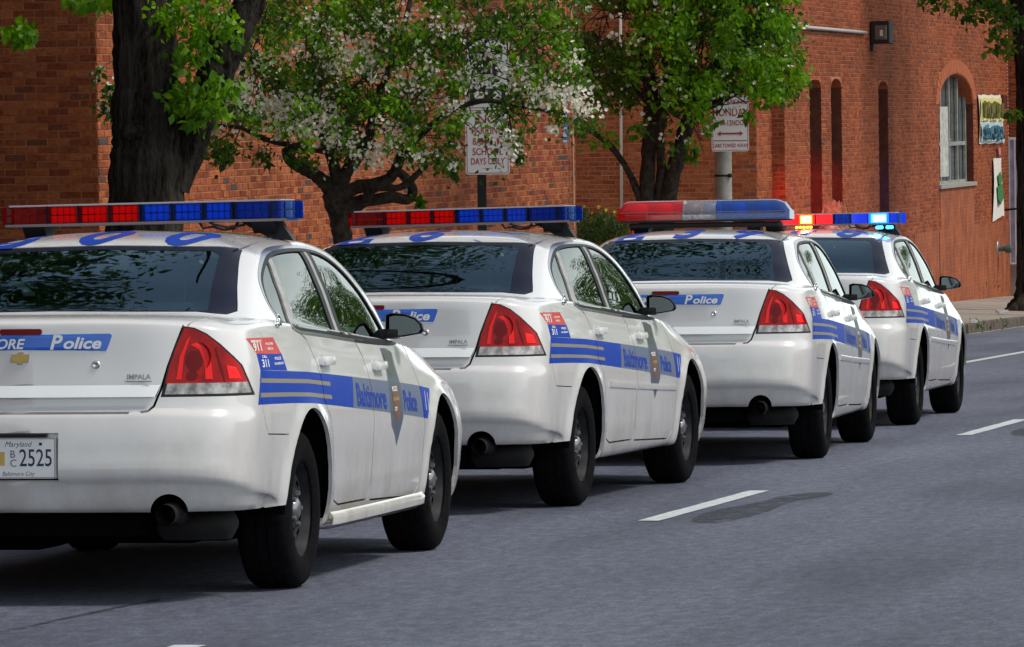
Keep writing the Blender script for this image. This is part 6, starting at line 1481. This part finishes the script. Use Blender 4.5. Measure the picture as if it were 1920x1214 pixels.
# ---- unseen trees added on the left, their crowns keep sky light off the wall
for i, t in enumerate((19.5, 29.0, 38.5)):
    p = S([-12.6, -12.8, -14.9][i], t); q = empty('street_tree', p); tag(q, ['street tree on the left pavement just outside the picture, nearest the camera', 'street tree on the left pavement just outside the picture, between two others', 'street tree on the left pavement just outside the picture, nearest the big trunk'][i], 'tree')
    limb('trunk', [((0, 0, -.1), .24), ((0, 0, 2), .19), ((.1, .1, 5), .15), ((.2, 0, 8), .08)], BARK, q, 14, 5, .08)
    leaves('crown', ell((0, 0, 7.8) if i < 2 else (.1, .3, 5.2), (3.6, 4.8, 3.2) if i < 2 else (1.9, 4.2, 4.0), 16000, 10, .3, -.02, .5), .16, LF_DARK, q)
leaves('high_crown', ell((2.9, 62.5, 6.8), (2.6, 2.6, 2.2), 5000, 10, .2, -.1), .12, LF_MID, T3)
# ---- parking signs and poles
SIGNW = mat('sign_white', (.66, .66, .66), .5)
def sign_plate(k, w, h, rad=.03, d=.004):
    pts = []
    for cx, cz, a0 in ((w / 2 - rad, h / 2 - rad, 0), (-w / 2 + rad, h / 2 - rad, 90), (-w / 2 + rad, -h / 2 + rad, 180), (w / 2 - rad, -h / 2 + rad, 270)):
        for q in range(5): a = R(a0 + q * 22.5); pts.append((cx + rad * math.cos(a), cz + rad * math.sin(a)))
    return pts
def sign(name, c, w, h, lines, parent, ink, rz=0, border=.012):
    e = MB(); p = sign_plate(None, w, h); e.prism(p, lambda x, z: (x, 0, z), lambda x, z: (x, .005, z)); o = e.obj(name, SIGNW, parent); o.location = c; o.rotation_euler = (0, 0, rz); fix_normals(o)
    a = sign_plate(None, w - .022, h - .022, .024); b = sign_plate(None, w - .022 - border, h - .022 - border, .018); n = len(a)
    meshobj('border', [(x, -.001, z) for x, z in a] + [(x, -.001, z) for x, z in b], [(i, (i + 1) % n, n + (i + 1) % n, n + i) for i in range(n)], ink, o)
    for (s, z, size, xs) in lines:
        vs, fs = text2d(s, size, 0, 'CENTER', .0012, xs); meshobj('lettering', [(u, -.0015, v + z) for u, v in vs], fs, ink, o)
    return o
PS = empty('parking_sign', W(908, 780, 51.5)); tag(PS, 'white parking sign for school days with a second plate above, half hidden by blossom', 'parking sign'); base1 = PS.location.copy()
def rel(x, y, D, b): return W(x, y, D) - b
k = MB(); k.box((0, .03, 1.75), (.085, .04, 3.9)); k.obj('post', BLACK, PS)
s1 = sign('sign_plate', rel(914, 266, 51.45, base1), .455 * .90, .610, [('NO', .205, .115, 1.0), ('PARKING', .10, .095, .75), ('8AM-4PM', .0, .095, .72), ('SCHOOL', -.095, .090, .78), ('DAYS ONLY', -.185, .085, .68), ('______', -.235, .03, 1.0)], PS, REDINK, R(-3))
s2 = sign('sign_plate', rel(914, 139, 51.45, base1), .455 * .90, .655, [], PS, BLACKINK, R(-3))
k = MB(); k.box((0, -.002, -.20), (.33, .002, .13)); k.box((0, -.002, .20), (.24, .002, .03)); k.box((0, -.002, .13), (.20, .002, .02)); k.box((-.05, -.002, .03), (.16, .002, .07)); k.box((.07, -.002, .05), (.05, .002, .12)); k.obj('black_symbol', BLACKINK, s2)
k = MB(); k.lathe([(0, -.004), (.045, -.004), (.045, -.003)], (.09, 0, -.20), 18, 'Y'); k.lathe([(0, -.004), (.045, -.004), (.045, -.003)], (-.08, 0, -.20), 18, 'Y'); k.obj('symbol_wheel', SIGNW, s2)
LP = empty('light_pole', W(1359, 660, 64)); tag(LP, 'round grey metal pole carrying the Monday parking sign', 'pole'); bp_ = LP.location.copy()
POLE = noisy(mat('grey_pole_paint', (.36, .35, .32), .55, .2), (.24, .23, .20), (.42, .41, .37), 5, 8)
k = MB(); k.tube([(0, 0, -.2), (0, 0, 3), (0, 0, 8.5)], [.105, .100, .08], 28); autosmooth(k.obj('shaft', POLE, LP, True), 50)
zb_ = rel(1359, 330, 64, bp_).z
k = MB(); k.lathe([(.104, zb_ - .012), (.107, zb_ - .010), (.107, zb_ + .010), (.104, zb_ + .012)], n=28); k.bevbox((.075, -.085, zb_ + .002), (.05, .04, .045), .012); k.obj('strap', BLACK, LP, False)
MS = empty('parking_sign', W(1369, 232, 63.8)); tag(MS, 'white no parking Monday sign strapped to the round grey pole', 'parking sign')
s3 = sign('sign_plate', Vector((0, 0, 0)), .430, .640, [('NO PARKING', .245, .075, .80), ('MONDAY', .125, .125, .76), ('10AM-12NOON', .005, .088, .66), ('CARS TOWED AWAY', -.255, .062, .68)], MS, REDINK, R(3))
k = MB(); k.prism([(-.15, -.115), (-.11, -.085), (-.11, -.105), (.11, -.105), (.11, -.085), (.15, -.115), (.11, -.145), (.11, -.125), (-.11, -.125), (-.11, -.145)], lambda x, z: (x, -.003, z), lambda x, z: (x, -.001, z)); k.box((0, -.002, -.195), (.38, .002, .008)); k.obj('double_arrow', REDINK, s3)
BS_ = empty('wall_sign', W(1056, 223, t_at(1060, -14.1) * DV.y + 3.0)); tag(BS_, 'small blue and white sign standing out from the brick wall near its corner', 'sign')
k = MB(); k.box((0, 0, 0), (.11, .01, .60)); k.obj('plate', mat('sign_blue', (.05, .22, .55), .4), BS_); k = MB()
for z, h in ((-.28, .03), (-.20, .05), (-.12, .03), (.2, .12), (.0, .04)): k.box((0, -.007, z), (.09, .004, h))
k.obj('white_band', SIGNW, BS_)
BP = empty('blue_marker', W(319, 392, 46.0)); tag(BP, 'narrow blue and white marker board behind the nearest light bar', 'marker board')
k = MB(); k.prism([(-.05, -1.9), (.0, -1.9), (.0, .17), (-.05, -.02)], lambda x, z: (x, 0, z), lambda x, z: (x, .02, z)); k.obj('blue_board', mat('marker_blue', (.04, .16, .42), .4), BP); k = MB(); k.box((.01, 0, -.85), (.018, .025, 2.1)); k.obj('white_edge', SIGNW, BP)
# a few fallen scraps on the pavement
k = MB()
for x, y in [(1874, 584), (1878, 586), (1884, 584), (1826, 603)]:
    r = px_ray(x, y); kx = (.19 - CAM_H) / r.z; p = Vector((0, 0, CAM_H)) + r * kx; k.box(p, (.10, .25, .04), None)
tag(k.obj('litter', SIGNW), 'pale scraps of litter near the foot of the right tree', 'litter', None, 'stuff')
# ================================================================ the four cars
def car_pose(X, Y, yaw):
    a = R(yaw); fx = Vector((math.sin(a), math.cos(a), 0)); fy = Vector((-math.cos(a), math.sin(a), 0))
    o = Vector((X, Y, 0)) + fy * .90           # from the outer face of the right rear tyre to the axle centre
    return o, math.pi / 2 - a
POSES = [(-.881, 23.38, 10.9), (.388, 30.33, 13.6), (2.07, 36.5, 9.8), (3.136, 42.75, 11.0)]
def copy_tree(o, parent=None):
    c = o.copy(); link(c); c.parent = parent
    for ch in list(o.children): copy_tree(ch, c)
    return c
def place(o, pose, tilt=0):
    p, r = car_pose(*pose); o.location = p; o.rotation_euler = (tilt, 0, r)
car1 = make_car(False); place(car1, POSES[0])
proto = make_car(True)
cars = [car1, proto, copy_tree(proto), copy_tree(proto)]
G = 'white police sedans queuing in one lane'
LBL = ['nearest white police sedan, cut by the left edge, with licence plate 2525', 'second white police sedan in line, directly ahead of the one with plate 2525',
       'third white police sedan in line, under the rounded red, clear and blue light bar', 'farthest white police sedan at the head of the line, its roof lights flashing']
for c, p, l in zip(cars, POSES, LBL):
    place(c, p); tag(c, l, 'police car', G)
    for ch in c.children:
        if ch.name.startswith('body'): pass
for c, s in zip(cars, ['800', '267', '239', '408']):
    body = [q for q in c.children if q.name.startswith('body')][0]
    for y, g in zip((.50, .125, -.255), s):
        t = decal_text('roof_number', g, BLUE, body, 'top', y + .03, .34 if g != '7' else .34, .52, .12, .74, .014, lift=.002, ys=1.25)
bars = [light_bar_modular()]
bars += [copy_tree(bars[0]), light_bar_dome(), light_bar_modular(True)]
BL = ['flat red and blue roof light bar on the nearest sedan', 'flat red and blue roof light bar on the second sedan', 'rounded light bar with a clear middle on the third sedan', 'flat light bar lit red and blue on the farthest sedan']
for b, p, l, tl in zip(bars, POSES, BL, (-.013, -.017, -.004, -.008)):
    tag(b, l, 'light bar', 'roof light bars'); _o, _r = car_pose(*p); b.matrix_world = Matrix.Translation(_o) @ Matrix.Rotation(_r, 4, 'Z') @ Matrix.Translation((0, 0, 1.53)) @ Matrix.Rotation(tl, 4, 'X') @ Matrix.Translation((0, 0, -1.53))
    for ch in b.children: pass

# two spots added on the farthest sedan's bar, imitating beacon bloom on the wall
_o, _r = car_pose(*POSES[3]); _M = bars[3].matrix_world.copy()
for nm, loc, tgt, colr, pw in (('red_beacon_lamp', (1.08, .078, 1.595), (1522, 375), (1.0, .02, .005), 70000), ('blue_beacon_lamp', (1.08, -.505, 1.595), (1690, 385), (.10, .16, 1.0), 40000)):
    ld = bpy.data.lights.new(nm, 'SPOT'); lo = bpy.data.objects.new(nm, ld); link(lo, bars[3]); ld.energy = pw; ld.color = colr; ld.spot_size = R(2.3); ld.spot_blend = 1.0; ld.shadow_soft_size = .04
    p = Vector(loc); q_ = _M.inverted() @ wpt(tgt[0], tgt[1], u3, 0); lo.location = p; lo.rotation_euler = (q_ - p).to_track_quat('-Z', 'Y').to_euler()
